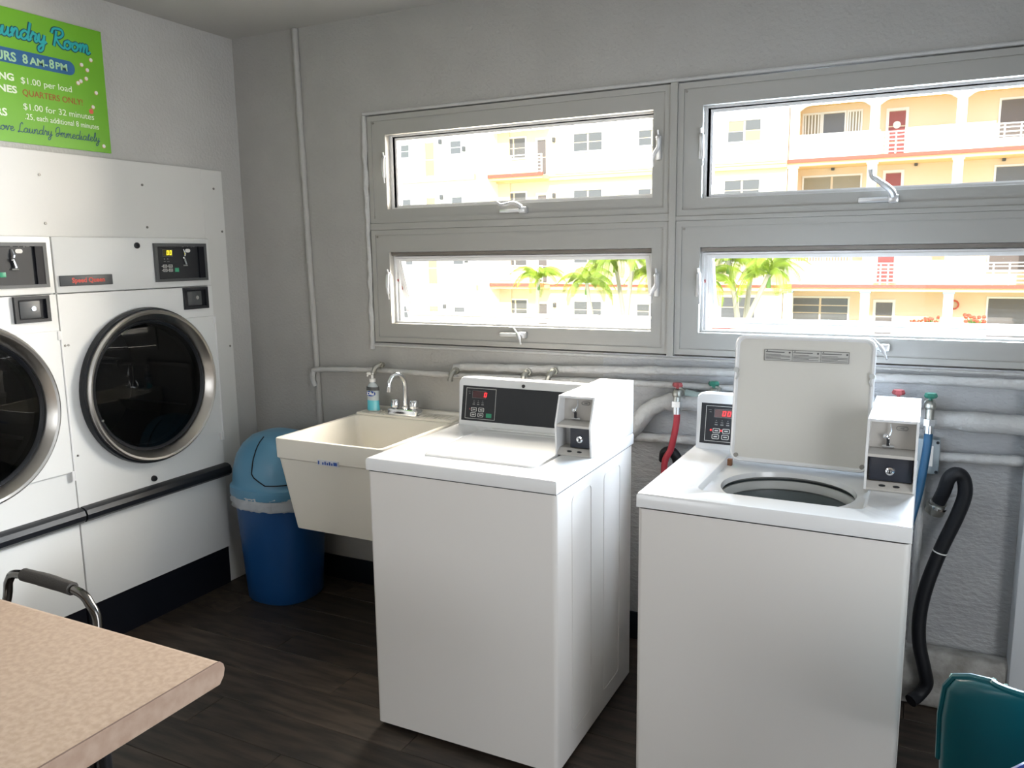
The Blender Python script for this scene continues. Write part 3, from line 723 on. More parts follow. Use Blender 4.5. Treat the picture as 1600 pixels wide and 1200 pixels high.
        for k in (0, 1, 2):
            x = .092+k*.081
            g.box(x-.003, .319, .0012, x-.002, .351, .0018) if k else None
            g.box(x, .343, .0012, x+.055, .3455, .0018); g.cyl((x+.070, .344, .0012), (x+.070, .344, .0018), .003, 8); g.cyl((x+.004, .3485, .0012), (x+.004, .3485, .0018), .0018, 6)
            for j in range(5): g.box(x, .3365-j*.0035, .0012, x+(.072 if j % 3 else .045), .3378-j*.0035, .0018)
        g.xf(Mt); P(g, 'small_print', mat('label_print', (.10, .10, .10), .6), lb)
        P(G().box(.150, .435, WH-.014, .163, .452, WH+.006), 'rust_spot', mat('rust', (.20, .09, .045), .8))
    else:
        g = G(); o1 = rrect(.150, .104, .560, .482, .026, 8); o0 = rrect(.155, .109, .555, .477, .024, 8)
        g.loops([[(x, y, WH-.012) for x, y in o1], [(x, y, WH+.0015) for x, y in o1], [(x, y, WH+.0045) for x, y in o0]], False, True)
        ld = P(g, 'lid', M_enamel)
        P(G().prism([(.285, .094), (.415, .094), (.400, .105), (.300, .105)], 'z', WH-.010, WH-.004), 'finger_notch', M_liner, ld)
        P(G().box(.15, .483, WH-.012, .565, .540, WH-.002, bev=.002), 'hinge_cover', M_enamel)
    # console
    prof = [(.570, WH), (.572, WH+.012), (.600, 1.128), (.604, 1.136), (.612, 1.140), (.690, 1.131), (.698, 1.124), (.698, WH)]
    g = G(); xl, xr = .012, .551
    L = []
    for x, ins in ((xl, .010), (xl+.003, .004), (xl+.010, 0), (xr, 0)):
        cyy, czz = .64, 1.03
        L.append([(x, y+(ins if y < .6 else -ins), z if z < .98 else z-ins) for y, z in prof])
    g.loops(L, True, True); P(g, 'console', M_enamel)
    sl = Vector((0, .028, .156)).normalized()
    Mc = frame_matrix((0, .5728, WH+.0145), (1, 0, 0), sl)
    pn = P(G().box(.026, .004, 0, .548, .138, .0015).xf(Mc), 'console_panel', M_black)
    g = G(); g.ring('z', .0022, .0007, .042, .012, .172, .130, .0014); g.xf(Mc); P(g, 'outline', M_line, pn)
    P(G().box(.070, .092, .0015, .128, .120, .0022).xf(Mc), 'display', M_disp, pn)
    g = G(); g.ring('z', .0027, .0005, .070, .092, .128, .120, .0008); g.box(.050, .116, .0015, .060, .1175, .0022); g.box(.054, .108, .0015, .060, .110, .0022)
    for k in range(3): g.box(.074+k*.019, .074, .0015, .082+k*.019, .0765, .0022); g.box(.073+k*.019, .066, .0015, .083+k*.019, .070, .0022); g.cyl((.078+k*.019, .082, .0015), (.078+k*.019, .082, .0022), .0016, 6)
    g.xf(Mc); P(g, 'print', M_faint, pn)
    g = G()
    for k, ch in enumerate(dig):
        xx = .110-(.016 if len(dig) == 2 and k == 0 else 0)-(.008 if len(dig) == 2 else 0)
        seven(g, ch, xx, .099, .008, .014, Mc @ Matrix.Translation((0, 0, .0024)), .0028)
    P(g, 'digits', M_led, pn)
    for bx, bz in ((.068, .040), (.100, .040), (.066, .020), (.098, .020)):
        g = G(); q = rrect(bx, bz, bx+.024, bz+.016, .003, 2); q2 = rrect(bx+.002, bz+.002, bx+.022, bz+.014, .002, 2); g.plate('z', .003, .0015, q, q2)
        g.box(bx+.006, bz+.006, .0015, bx+.018, bz+.010, .0022); g.xf(Mc); P(g, 'button', M_line, pn)
    g = G(); g.cyl((.062, .049, .0015), (.062, .049, .003), .003, 8); g.cyl((.096, .049, .0015), (.096, .049, .003), .003, 8) if opened else None
    g.xf(Mc); P(g, 'indicator_light', M_led if opened else M_redv, pn)
    P(G().box(.134, .020, .0015, .158, .036, .003, bev=.0006).xf(Mc), 'start_button', M_greenb, pn)
    P(G().cyl((.285, .6005, 1.119), (.285, .594, 1.119), .0065, 14), 'console_lock', M_black)
    # coin box
    x0, x1 = .553, .679; TZ = 1.150
    side = [(.284, WH+.001), (.276, 1.058), (.312, TZ), (.698, TZ), (.698, WH+.001)]
    g = G(); g.prism(side, 'x', x0, x0+.006); g.prism(side, 'x', x1-.006, x1)
    g.prism([(.316, TZ-.008), (.312, TZ), (.698, TZ), (.698, TZ-.008)], 'x', x0+.006, x1-.006)
    g.prism([(.36, WH+.001), (.36, TZ-.008), (.698, TZ-.008), (.698, WH+.001)], 'x', x0+.006, x1-.006)
    cb = P(g, 'coin_box', M_enamel)
    g = G(); g.prism([(.279, 1.052), (.2795, 1.060), (.358, 1.066), (.359, 1.052)], 'x', x0+.006, x1-.006)
    P(g, 'recess_shelf', M_coin, cb); g = G()
    g.prism([(.359, 1.066), (.342, 1.066), (.352, TZ-.008), (.359, TZ-.008)], 'x', x0+.006, x1-.006)
    P(g, 'recess_back', M_coin, cb); g = G()
    g.prism([(.284, WH+.001), (.284, WH+.006), (.306, WH+.022), (.359, WH+.022), (.359, WH+.001)], 'x', x0+.006, x1-.006)
    P(g, 'recess_floor', M_coin, cb)
    P(G().box(x0+(.045 if not opened else .010), .300, WH+.026, x1-.009, .358, 1.048, bev=.002), 'coin_drawer', M_drawer, cb)
    kx = x0+(.080 if not opened else .062)
    g = G(); g.lathe([(.004, .2935), (.006, .292), (.011, .293), (.013, .300)], (kx, 0, 1.012), 'y', 20, True, False); dk = P(g, 'lock', M_chrome, cb)
    P(G().box(kx-.0018, .2905, 1.006, kx+.0018, .2955, 1.018), 'keyhole', M_black, dk)
    for k in (.045, .080): P(G().sphere((x0+k, .293, WH+.014), .009, (1, .5, .35), 10, 6), 'coin_hole', M_black, cb)
    sx = x0+.052
    g = G(); g.tube([(sx+.004, .340, 1.134), (sx+.006, .334, 1.115), (sx+.002, .328, 1.103)], [.0015, .003, .0035], 8); g.sphere((sx-.006, .330, 1.100), .008, (1, .6, 1), 12, 8); g.tube([(sx, .334, 1.094), (sx+.001, .332, 1.078)], .004, 8); g.tube([(sx-.014, .332, 1.0725), (sx+.016, .332, 1.0725)], .0045, 8)
    P(g, 'coin_slot', M_chrome, cb)
    P(G().box(sx-.0035, .326, 1.0755, sx+.0035, .336, 1.094), 'slot_opening', M_black, cb)
    g = G(); q = rrect(sx+.018, 1.118, sx+.048, 1.130, .0058, 4); q2 = rrect(sx+.0195, 1.1195, sx+.0465, 1.1285, .0043, 4); g.plate('y', .336, -.003, q, q2); g.box(sx+.028, .336, 1.1225, sx+.038, .339, 1.1255); P(g, 'price_label', M_faint, cb)
    g = G(); g.box(x0+.012, .470, TZ, x1-.012, .4715, TZ+.0008); P(g, 'seam', M_white, cb)
    P(G().lathe([(.005, TZ+.0005), (.009, TZ+.001), (.010, TZ)], ((x0+x1)/2+.005, .66, 0), 'z', 14, True, False), 'top_lock', M_black, cb)
    return t
make_washer((1.4421, -.9963, 0), -.0089, False, 'closed white top loader beside the sink with a single red zero lit', '0')
make_washer((2.3671, -1.0139, 0), -.016, True, 'white top loader at right with its lid standing open', '00')

# ================================================================== SINK
def make_sink():
    t = thing('utility_sink', (1.0, -.3, .50), 'cream plastic utility tub between the bin and the closed washer', 'sink')
    zr = .885; n = 8
    X0, X1, Y0, Y1 = .728, 1.262, -.655, -.002
    R = lambda a, b, c, d, z, r=.02: [(x, y, z) for x, y in rrect(a, b, c, d, r, 6)]
    L = [R(X0+.045, -.610, X1-.045, -.05, .500, .03), R(X0+.010, -.648, X1-.010, -.01, .800), R(X0+.002, -.654, X1-.002, -.004, .806), R(X0, Y0, X1, Y1, zr-.004), R(X0+.002, Y0+.002, X1-.002, Y1, zr),
         R(X0+.020, Y0+.018, X1-.020, -.135, zr), R(X0+.026, Y0+.024, X1-.026, -.140, zr-.008), R(X0+.075, -.585, X1-.075, -.165, .540, .05), R(X0+.09, -.56, X1-.09, -.19, .530, .05)]
    g = G(); g.loops(L, True, True)
    finish(g, 'basin', M_sink, t)
    g = G(); g.box(X0+.012, -.128, zr-.002, X1-.012, -.006, zr+.012, bev=.005)
    g.box(X0+.008, -.030, zr-.002, X1-.008, -.004, zr+.026, bev=.006)
    dk = finish(g, 'faucet_deck', M_sink, t)
    for xa in (.760, 1.085):
        for k in range(7): finish(G().box(xa+k*.022, -.122, zr+.010, xa+.010+k*.022, -.060, zr+.0165, bev=.002, seg=1), 'drain_ridge', M_sink, dk)
    finish(G().lathe([(.001, .5305), (.022, .5305), (.034, .534), (.038, .531)], (.995, -.36, 0), 'z', 20), 'drain', M_chrome, t)
    st = finish(G().box(.951, -.6585, .797, 1.052, -.6500, .818), 'sticker', mat('sticker_pale', (.62, .64, .70), .5), t)
   
    g = G()
    for k in range(6): g.box(.955+k*.011+(.01 if k > 0 else 0), -.6600, .801, .961+k*.011+(.01 if k > 0 else 0), -.6580, .814-(k % 2)*.004)
    g.box(1.030, -.659, .801, 1.048, -.6580, .814)
    finish(g, 'sticker_print', M_blue, st)
    # faucet
    f = thing('faucet', (.985, -.085, zr+.012), 'chrome gooseneck faucet with two knobs on the sink deck', 'faucet')
    z = zr+.012
    g = G(); g.loops([[(x, y, zz) for x, y in rrect(.905+e, -.118+e, 1.067-e, -.062-e, .012, 4)] for e, zz in ((0, z), (0, z+.020), (.004, z+.026))], True, True)
    finish(g, 'base_plate', M_chrome, f)
    for x in (.936, 1.038):
        g = G(); g.lathe([(.012, z+.024), (.013, z+.030), (.020, z+.032), (.021, z+.062), (.017, z+.068), (.001, z+.069)], (x, -.09, 0), 'z', 10, True, True); finish(g, 'tap_knob', M_chrome, f)
    g = G(); g.lathe([(.018, z+.024), (.018, z+.036), (.013, z+.042), (.013, z+.05)], (.990, -.088, 0), 'z', 16, True, True)
    g.tube([(.990, -.088, z+.045), (.990, -.088, z+.13), (.987, -.094, z+.160), (.978, -.112, z+.183), (.963, -.136, z+.182), (.953, -.152, z+.155), (.951, -.156, z+.132)], [.0115]*36, 12, smooth=6)
    g.cyl((.951, -.156, z+.135), (.950, -.157, z+.112), .0145, 14)
    finish(g, 'spout', M_chrome, f)
    # soap
    s = thing('soap_bottle', (.815, -.088, zr+.0165), 'clear pump bottle of pale blue hand soap on the sink deck', 'soap bottle')
    z = zr+.0165; cx, cy = .812, -.088
    def el(a, b, zz, n=24): return [(cx+a*math.cos(k*2*PI/n), cy+b*math.sin(k*2*PI/n), zz) for k in range(n)]
    g = G(); g.loops([el(.030, .016, z), el(.033, .019, z+.006), el(.030, .017, z+.045), el(.033, .019, z+.085), el(.031, .018, z+.108), el(.022, .014, z+.122), el(.012, .012, z+.130), el(.012, .012, z+.138)], True, True)
    finish(g, 'bottle', M_bottle, s)
    g = G(); g.loops([el(.0335, .0195, z+.004), el(.0312, .0178, z+.030), el(.031, .0176, z+.050)], False, False); finish(g, 'wave_label', M_soap, s)
    g = G(); g.loops([el(.0345, .0205, z+.096), el(.0325, .0195, z+.112)], False, False); finish(g, 'top_band', M_bezel, s)
    ov = [(cx+.024*math.cos(k*2*PI/20), z+.082+.013*math.sin(k*2*PI/20)) for k in range(20)]
    lb = finish(G().plate('y', cy-.0185, -.004, ov), 'name_label', M_blue, s)
    finish(text_fit('Dial', cx-.019, cx+.019, .013, frame_matrix((0, cy-.0190, z+.0755), (1, 0, 0), (0, 0, 1)), .0004, .0004), 'lettering', M_white, lb)
    g = G(); g.lathe([(.014, z+.134), (.014, z+.148), (.006, z+.150), (.005, z+.168)], (cx, cy, 0), 'z', 14, True, True)
    g.box(cx-.028, cy-.008, z+.166, cx+.012, cy+.008, z+.178, bev=.004); g.cyl((cx-.024, cy, z+.17), (cx-.028, cy, z+.158), .004, 8)
    finish(g, 'pump', M_white, s)
make_sink()

# ================================================================== BIN
def make_bin():
    t = thing('swing_top_bin', (.365, -.245, 0), 'tall blue bin with a light blue swing top in the corner by the sink', 'bin')
    cx, cy = .365, -.245
    def sq(r, z, n=48, p=2.5, sy=.98): 
        out = []
        for k in range(n):
            a = k*2*PI/n; c, s = math.cos(a), math.sin(a)
            m = (abs(c)**p+abs(s)**p)**(-1/p); out.append((cx+r*m*c, cy+r*sy*m*s, z))
        return out
    g = G(); g.loops([sq(.150, .004), sq(.160, 0), sq(.166, .008), sq(.172, .10), sq(.193, .45), sq(.196, .505), sq(.190, .505), sq(.160, .02)], True, True); finish(g, 'bin_body', M_bin, t)
    random.seed(5)
    L = []
    for z, r in ((.460, .200), (.468, .210), (.482, .204), (.494, .213), (.508, .208), (.522, .214), (.538, .208)):
        L.append([(cx+(p[0]-cx)*(1+random.uniform(-.03, .03)), cy+(p[1]-cy)*(1+random.uniform(-.02, .02)), z+random.uniform(-.006, .006)) for p in sq(r, z, 72)])
    g = G(); g.loops(L); finish(g, 'bin_bag', M_bag, t, smooth=180)
    g = G(); g.loops([sq(.212, .515), sq(.215, .522), sq(.214, .560), sq(.206, .566), sq(.203, .575), sq(.196, .640), sq(.180, .700), sq(.150, .750), sq(.110, .785), sq(.055, .803), sq(.002, .806)], False, True)
    ld = finish(g, 'bin_lid', M_binlid, t, smooth=50)
    # swing flap: patch proud of the dome facing the room
    g = G(); L = []
    for j in range(13):
        v = j/12; z = .590+v*.20
        prof = [(.575, .2035), (.640, .1965), (.700, .1805), (.750, .1505), (.785, .1105), (.803, .0555)]
        r = next((a[1]+(b[1]-a[1])*(z-a[0])/(b[0]-a[0]) for a, b in zip(prof, prof[1:]) if a[0] <= z <= b[0]), .06)
        half = math.radians(43)*min(1, .55+v*2.2)
        l = []
        for k in range(17):
            a = math.radians(-42)+half*(k/8-1); c, s = math.cos(a), math.sin(a); m = (abs(c)**2.5+abs(s)**2.5)**(-.4)
            l.append((cx+(r+.004)*m*c, cy+(r+.004)*.98*m*s, z+.001))
        L.append(l)
    g.loops(L, closed=False); fp = finish(g, 'swing_flap', M_binlid, ld, smooth=60)
    pts = [Vector(p)+Vector(((p[0]-cx)*.004, (p[1]-cy)*.004, 0)) for p in ([l[0] for l in L[::-1]] + L[0] + [l[-1] for l in L])]
    g = G(); g.tube(pts, .003, 6); finish(g, 'flap_gap', M_vbase, ld)
make_bin()

# ================================================================== TABLE
def make_table():
    x1, y1, zt, th = 1.742, -1.914, .760, .050
    x0, y0 = -.0 + .12, -2.75
    t = thing('work_table', (.95, -2.3, 0), 'beige speckled laminate folding table in the near left corner', 'table')
    prof = [(y0, zt-th), (y0, zt), (y1-.020, zt), (y1-.010, zt-.002), (y1-.003, zt-.009), (y1, zt-.020), (y1-.004, zt-.036), (y1-.016, zt-th)]
    g = G(); g.loops([[(x0, y, z) for y, z in prof], [(x1-.0025, y, z) for y, z in prof]], True, True)
    tp = finish(g, 'tabletop', M_lam, t)
    g = G(); g.loops([[(x1-.0014, y, z) for y, z in prof], [(x1, y, z) for y, z in prof]], True, True); finish(g, 'edge_band', M_lamedge, tp)
    s = [(y0, zt-th+.001), (y0, zt+.0012), (y1-.020, zt+.0012), (y1-.010, zt-.0008), (y1-.0018, zt-.009), (y1+.001, zt-.020), (y1-.004, zt-.036), (y1-.016, zt-th)]
    g = G(); g.loops([[(x1-.0042, y, z) for y, z in s], [(x1-.0012, y, z) for y, z in s]], True, True); finish(g, 'edge_seam', M_lamline, tp)
    for lx, ly in ((1.47, -2.02), (1.47, -2.64), (.30, -2.02), (.30, -2.64)):
        finish(G().tube([(lx, ly, zt-th), (lx, ly, .0)], .014, 12), 'leg', M_blackmetal, t)
    finish(G().box(.30, -2.63, zt-th-.03, 1.47, -2.61, zt-th), 'rail', M_blackmetal, t); finish(G().box(.30, -2.05, zt-th-.03, 1.47, -2.03, zt-th), 'rail', M_blackmetal, t)
make_table()
# step stool with a grip handle behind the table
def make_stool():
    t = thing('folding_step_stool', (.73, -1.62, 0), 'folding step stool with foam gripped tube handle behind the table', 'step stool')
    Y = -1.645
    g = G(); g.tube([(.515, Y-.10, .0), (.520, Y-.04, .42), (.525, Y, .565), (.545, Y, .625), (.605, Y, .655), (.86, Y, .650), (.925, Y, .615), (.948, Y, .555), (.952, Y-.04, .42), (.957, Y-.10, 0)], .0135, 12, smooth=5)
    fr = finish(g, 'tube_frame', M_bronze, t)
    g = G(); g.tube([(.625, Y, .657), (.74, Y, .657), (.850, Y, .652)], [.020, .021, .020], 14, smooth=4); finish(g, 'foam_grip', M_grip, fr)
    for z, y in ((.22, Y-.02), (.42, Y-.02)):
        finish(G().box(.54, y-.10, z-.015, .93, y+.10, z+.010, bev=.006), 'step', M_grip, t)
    for x in (.530, .942): finish(G().tube([(x, Y-.03, .43), (x, Y-.05, .0)], .011, 10), 'rear_leg', M_bronze, t)
make_stool()

# ================================================================== TEAL CHAIR
def make_chair(loc, rz, M_teal, M_seat, label, scuffs):
    t = thing('moulded_chair', (3.345, -1.39, 0), label, 'chair', 'moulded plastic chairs at the right edge')
    cx = 3.345; W = .243
    def row(z, yb, half, curve, r=0):
        return [(cx+half*math.sin(k/12*PI/2)*1.0, yb-curve*(1-math.cos(k/12*PI/2)), z) for k in range(-12, 13)]
    rows = [(.44, -1.46, .225, .05), (.50, -1.425, .235, .07), (.60, -1.405, .240, .08), (.70, -1.395, .243, .08), (.765, -1.390, .238, .075), (.790, -1.389, .225, .070), (.803, -1.389, .200, .055), (.808, -1.389, .165, .04)]
    g = G(); F = [row(*r) for r in rows]; B = [[(x, y+.010, z) for x, y, z in l] for l in F]
    L = []
    for f, b in zip(F, B): L.append(f+list(reversed(b)))
    g.loops(L, True, True); bk = finish(g, 'backrest', M_teal, t, smooth=60)
    rim = [Vector(F[i][0]) for i in range(2, len(F))] + [Vector(p) for p in F[-1]] + [Vector(F[i][-1]) for i in range(len(F)-1, 1, -1)]
    g = G(); g.tube([p+Vector((0, .005, 0)) for p in rim], .0075, 8); finish(g, 'rim', M_teal, bk)
    random.seed(9)
    for k in scuffs:
        i = int(k*len(rim)); p = rim[i]+Vector((0, -.003, .003)); q = rim[min(i+1, len(rim)-1)]+Vector((0, -.003, .003))
        finish(G().tube([p.lerp(q, .2), p.lerp(q, .45+random.random()*.4)], [.0055, .004], 6), 'scuff', M_scuff, bk)
    g = G(); F = []
    for y, z, hf in ((-1.46, .455, .20), (-1.52, .447, .215), (-1.65, .445, .22), (-1.80, .450, .222), (-1.87, .445, .21), (-1.885, .425, .20)):
        F.append([(cx+hf*k/8, y, z-.012*math.cos(k/8*PI/2)+.012*(abs(k)/8)**3) for k in range(-8, 9)]+[(cx+hf*k/8, y, z-.026) for k in range(8, -9, -1)])
    g.loops(F, True, True); finish(g, 'seat', M_seat, t)
    for lx, ly in ((-.19, -1.50), (.19, -1.50), (-.19, -1.82), (.19, -1.82)):
        finish(G().tube([(cx+lx*.9, ly, .425), (cx+lx*1.1, ly+(.06 if ly > -1.6 else -.03), 0)], .011, 10), 'leg', M_chrome, t)
    t.location = loc; t.rotation_euler.z = rz
make_chair((3.357, -1.47, 0), PI, M_teal, M_teal, 'teal plastic shell chair with scuffed rim in the lower right corner', (0.30, .38, .5, .56, .64, .72, .80, .9))
make_chair((3.42, -1.64, 0), 0, M_navy, M_navy, 'navy blue plastic chair just showing below the teal chair', ())

# ================================================================== SIGN
def make_sign():
    t = thing('laundry_sign', (.004, -.95, 2.04), 'bright green laundry room sign with hours and prices on the left wall', 'sign')
    y0, y1, z0, z1 = -1.72, -.724, 2.040, 2.516
    bd = finish(G().box(0.001, y0, z0, .007, y1, z1), 'board', M_sign, t)
    X = .0074
    Mx = frame_matrix((X, 0, 0), (0, 1, 0), (0, 0, 1))
    finish(script('Laundry Room', -.785, 2.418, .0305, Mx, .0088, .0), 'script_outline', M_script1, bd)
    finish(script('Laundry Room', -.785, 2.418, .0305, Mx, .0045, .0012), 'script_title', M_script2, bd)
    q = rrect(-1.55, 2.321, -.855, 2.374, .026, 8); finish(G().plate('x', X+.0004, .0006, q), 'hours_band', M_pill, bd)
    MT = lambda z, lift=0: frame_matrix((X+lift, 0, z), (0, 1, 0), (0, 0, 1))
    M_h = mat('pale_green_lettering', (.36, .62, .40), .5)
    def T(s, a, b, cap, z, m, n, lift=0, bold=.0): finish(text_fit(s, a, b, cap, MT(z, lift), .0004, bold), n, m, bd)
    T('HOURS', -1.235, -1.090, .031, 2.329, M_h, 'hours_text', .001, .0012)
    T('8', -1.066, -1.046, .031, 2.331, M_h, 'hours_text', .001, .0012); T('AM-', -1.040, -.968, .025, 2.332, M_h, 'hours_text', .001, .001)
    T('8', -.962, -.942, .031, 2.333, M_h, 'hours_text', .001, .0012); T('PM', -.936, -.888, .025, 2.334, M_h, 'hours_text', .001, .001)
    T('WASHING', -1.285, -1.106, .024, 2.260, M_signw, 'heading', 0, .001); T('MACHINES', -1.30, -1.099, .024, 2.217, M_signw, 'heading', 0, .001); T('DRYERS', -1.285, -1.145, .026, 2.131, M_signw, 'heading', 0, .001)
    T('$1.00 per load', -1.080, -.877, .0225, 2.257, M_signw, 'price_text'); T('QUARTERS ONLY!', -1.078, -.835, .0225, 2.214, M_signr, 'quarters_text')
    T('$1.00 for 32 minutes', -1.081, -.790, .0225, 2.164, M_signw, 'price_text'); T('.25, each additional 8 minutes', -1.078, -.772, .0205, 2.129, M_signw, 'price_text')
    finish(script('Please Remove Laundry Immediately', -.775, 2.080, .0165, Mx, .0017, .0006), 'script_reminder', M_script1, bd)
    for i, (y, z) in enumerate(((-.781, 2.396), (-.824, 2.370), (-.801, 2.354), (-.809, 2.320), (-.834, 2.306), (-.847, 2.297), (-.77, 2.272), (-.790, 2.214), (-.757, 2.065))):
        finish(G().cyl((X, y, z), (X+.0006, y, z), .0085, 14), 'bubble_outline', M_bub, bd)
        finish(G().cyl((X+.0006, y+.0006, z+.0008), (X+.0012, y+.0006, z+.0008), .0068, 14), 'bubble', M_white, bd)
    finish(G().cyl((X, -.800, 2.196), (X+.0006, -.800, 2.196), .010, 12), 'red_dot', M_coral, bd)
make_sign()

# ================================================================== OUTSIDE
ZG = -2.85
tag(finish(G().box(-70, .25, ZG-.1, 60, 60, ZG), 'ground', M_lawn), kind='structure')
tag(finish(G().box(-70, 26, ZG, 60, 33.0, ZG+.02), 'driveway', M_pave), kind='structure')

def make_building():
    t = thing('apartment_building', (-6, 38, ZG), 'long cream apartment building with coral trimmed balconies across the lawn', 'building')
    b = finish
    S = [ZG, 0.02, 2.82, 5.62, 8.42]      # floor levels
    # walls
    b(G().box(-30, 33.9, ZG, -17.3, 46, 11.2), 'left_wing_wall', M_whitestuc, t)
    b(G().box(-17.3, 36.4, ZG, -2.5, 46, 11.2), 'middle_wall', M_stuc, t)
    b(G().box(-2.5, 38.0, ZG, 26, 46, 11.2), 'right_wing_wall', M_stucs, t)
    b(G().box(-17.3, 36.3, ZG, -16.6, 36.4, 11.2), 'wall', M_stucs, t)
    b(G().box(-31, 33.4, 11.2, 27, 47, 11.5), 'roof', M_whitestuc, t)
    for z in S[1:]:
        b(G().box(-30, 33.65, z-.25, -17.3, 33.9, z+.02), 'floor_band', M_yel, t)
        b(G().box(-17.3, 36.1, z-.30, -2.5, 36.4, z+.0), 'floor_band', M_yel, t)
        b(G().box(-2.5, 36.35, z-.28, 26, 38.0, z-.10), 'balcony_slab', M_yel, t)
        b(G().box(-2.5, 36.25, z-.12, 26, 36.36, z+.03), 'slab_edge', M_coral, t)
        b(G().box(-17.9, 35.2, z-.22, -14.2, 36.1, z-.06), 'balcony_slab', M_yel, t)
        b(G().box(-18.0, 35.1, z-.10, -14.15, 35.2, z+.06), 'slab_edge', M_coral, t)
        b(G().box(-17.3, 36.05, z-.12, -2.5, 36.11, z-.02), 'slab_edge', M_coral if z < 1 else M_yel, t)
        if z < 8:
            b(G().box(-13.9, 36.0, z, -2.6, 36.06, z+.12), 'kerb', M_whitestuc, t)
            for x0, x1 in ((-2.2, 1.3), (2.35, 5.6)): b(G().box(x0, 36.3, z+.03, x1, 36.42, z+1.08), 'parapet', M_whitestuc, t)
            b(G().box(6.7+.5, 36.3, z+.03, 26, 36.42, z+1.08), 'parapet', M_whitestuc, t)
            # railings
            for x0, x1 in ((1.3, 2.35), (5.6, 7.2), (-17.9, -14.2)):
                y = 36.34 if x0 > -5 else 35.15; h = .98
                rl = b(G().box(x0, y-.02, z+h-.05, x1, y+.02, z+h), 'railing', M_winframe, t)
                for k in range(5): b(G().box(x0, y-.012, z+.10+k*.17, x1, y+.012, z+.15+k*.17), 'rail', M_winframe, rl)
                for xx in (x0+.02, x0+.32, (x0+x1)/2+.1, x1-.02): b(G().box(xx-.03, y-.025, z, xx+.03, y+.025, z+h), 'post', M_winframe, rl)
    # pillars
    for x in (-2.25, 1.05, 4.34, 7.64, 10.9):
        for a, c in zip(S, S[1:]):
            b(G().box(x-.19, 36.28, a+.03, x+.19, 36.62, c-.28), 'pillar', M_whitestuc, t)
            b(G().box(x-.23, 36.24, c-.36, x+.23, 36.64, c-.28), 'capital', M_whitestuc if a > ZG else M_box, t)
    # arches below the roof slab of the top floor
    for x in (-2.25, 1.05, 4.34, 7.64):
        xa, xb = x+.19, x+3.11; pts = [(xa, 8.16), (xb, 8.16)]
        for k in range(13):
            u = 1-k/12; pts.append((xa+(xb-xa)*u, 7.72+.34*math.sin(PI*u)**.5))
        b(G().prism(pts, 'y', 36.30, 36.45), 'arch', M_whitestuc, t)
    def window(x0, x1, z0, z1, y, m=M_win, cols=2, rows=2, blinds=0):
        w = b(G().ring('y', y-.06, -.06, x0-.08, z0-.08, x1+.08, z1+.08, .08), 'window', M_winframe, t)
        cw = (x1-x0)/cols
        for c in range(cols):
            a = x0+c*cw+(.05 if c else 0); e = x0+(c+1)*cw-(.05 if c < cols-1 else 0)
            for r in range(rows):
                h = (z1-z0)/rows; b(G().box(a, y-.03, z0+r*h+(.03 if r else 0), e, y, z0+(r+1)*h-.02), 'pane', m if not isinstance(m, list) else m[(c+r) % len(m)], w)
            if blinds:
                for k in range(blinds): xx = a+(e-a)*(k+.5)/blinds; b(G().box(xx-.035, y-.045, z0, xx+.025, y-.032, z1), 'blind', M_winframe, w)
        return w
    def door(x0, x1, z0, z1, y, m, panes=2):
        d = b(G().ring('y', y-.07, -.07, x0-.12, z0, x1+.12, z1+.12, .12, .12, .02, .12), 'door', M_winframe, t)
        for r in range(panes):
            h = (z1-z0)/panes; b(G().box(x0, y-.04, z0+r*h+.04, x1, y, z0+(r+1)*h-.03), 'door_panel', m, d)
        return d
    def lamp(x, z, y): b(G().box(x-.07, y-.18, z-.12, x+.07, y, z+.12, bev=.03), 'wall_lamp', M_lamp, t)
    Yw = 38.0
    # top floor, right wing
    window(-5.20, -3.74, 6.62, 7.55, 36.4, [M_win, M_wincream])
    window(-2.05, -1.35, 6.80, 7.78, Yw, M_wincream, 1, 1, 5); window(-1.20, -.30, 6.80, 7.78, Yw, M_win, 1, 1); window(-.12, .38, 6.80, 7.78, Yw, M_wincream, 1, 1, 4)
    d = door(1.55, 2.22, 5.65, 7.66, Yw, M_doorred, 3)
    b(G().lathe([(.001, 37.94), (.16, 37.94), (.16, 37.97)], (1.88, 0, 7.05), 'y', 16), 'oval_sign', M_white, d)
    window(5.85, 8.2, 6.20, 7.75, Yw, M_doorgrey, 1, 1)
    # third floor
    window(-5.30, -3.72, 3.95, 4.86, 36.4); window(-1.95, .50, 3.85, 4.95, Yw, M_wincream, 2, 1); door(1.55, 2.18, 2.85, 4.98, Yw, M_doorred, 2); window(5.85, 8.2, 3.5, 5.0, Yw, M_win, 1, 1)
    # second floor
    window(-2.15, .25, 1.05, 2.10, Yw, M_wincream, 2, 1, 9); door(1.42, 2.10, .05, 2.15, Yw, M_doorred, 3); window(5.85, 8.2, .60, 2.2, Yw, M_doorgrey, 1, 1); window(-6.25, -6.0, .8, 1.9, 36.4, M_doorred, 1, 2); window(-5.3, -3.72, 1.1, 2.1, 36.4)
    # ground floor
    window(-5.30, -3.74, -1.56, -.58, 36.4); window(-2.2, .24, -1.74, -.66, Yw, M_win, 2, 3); door(1.45, 2.15, ZG+.02, -.82, Yw, M_doorgrey, 3); window(5.95, 8.2, -2.3, -.60, Yw, M_doorgrey, 1, 1)
    b(G().lathe([(.15, 37.90), (.20, 37.88), (.22, 37.92), (.17, 37.98)], (4.62, 0, -.90), 'y', 20), 'wreath', M_coral, t)
    for x in (-.7, 2.75, 6.1): lamp(x, 5.36-.02, Yw)
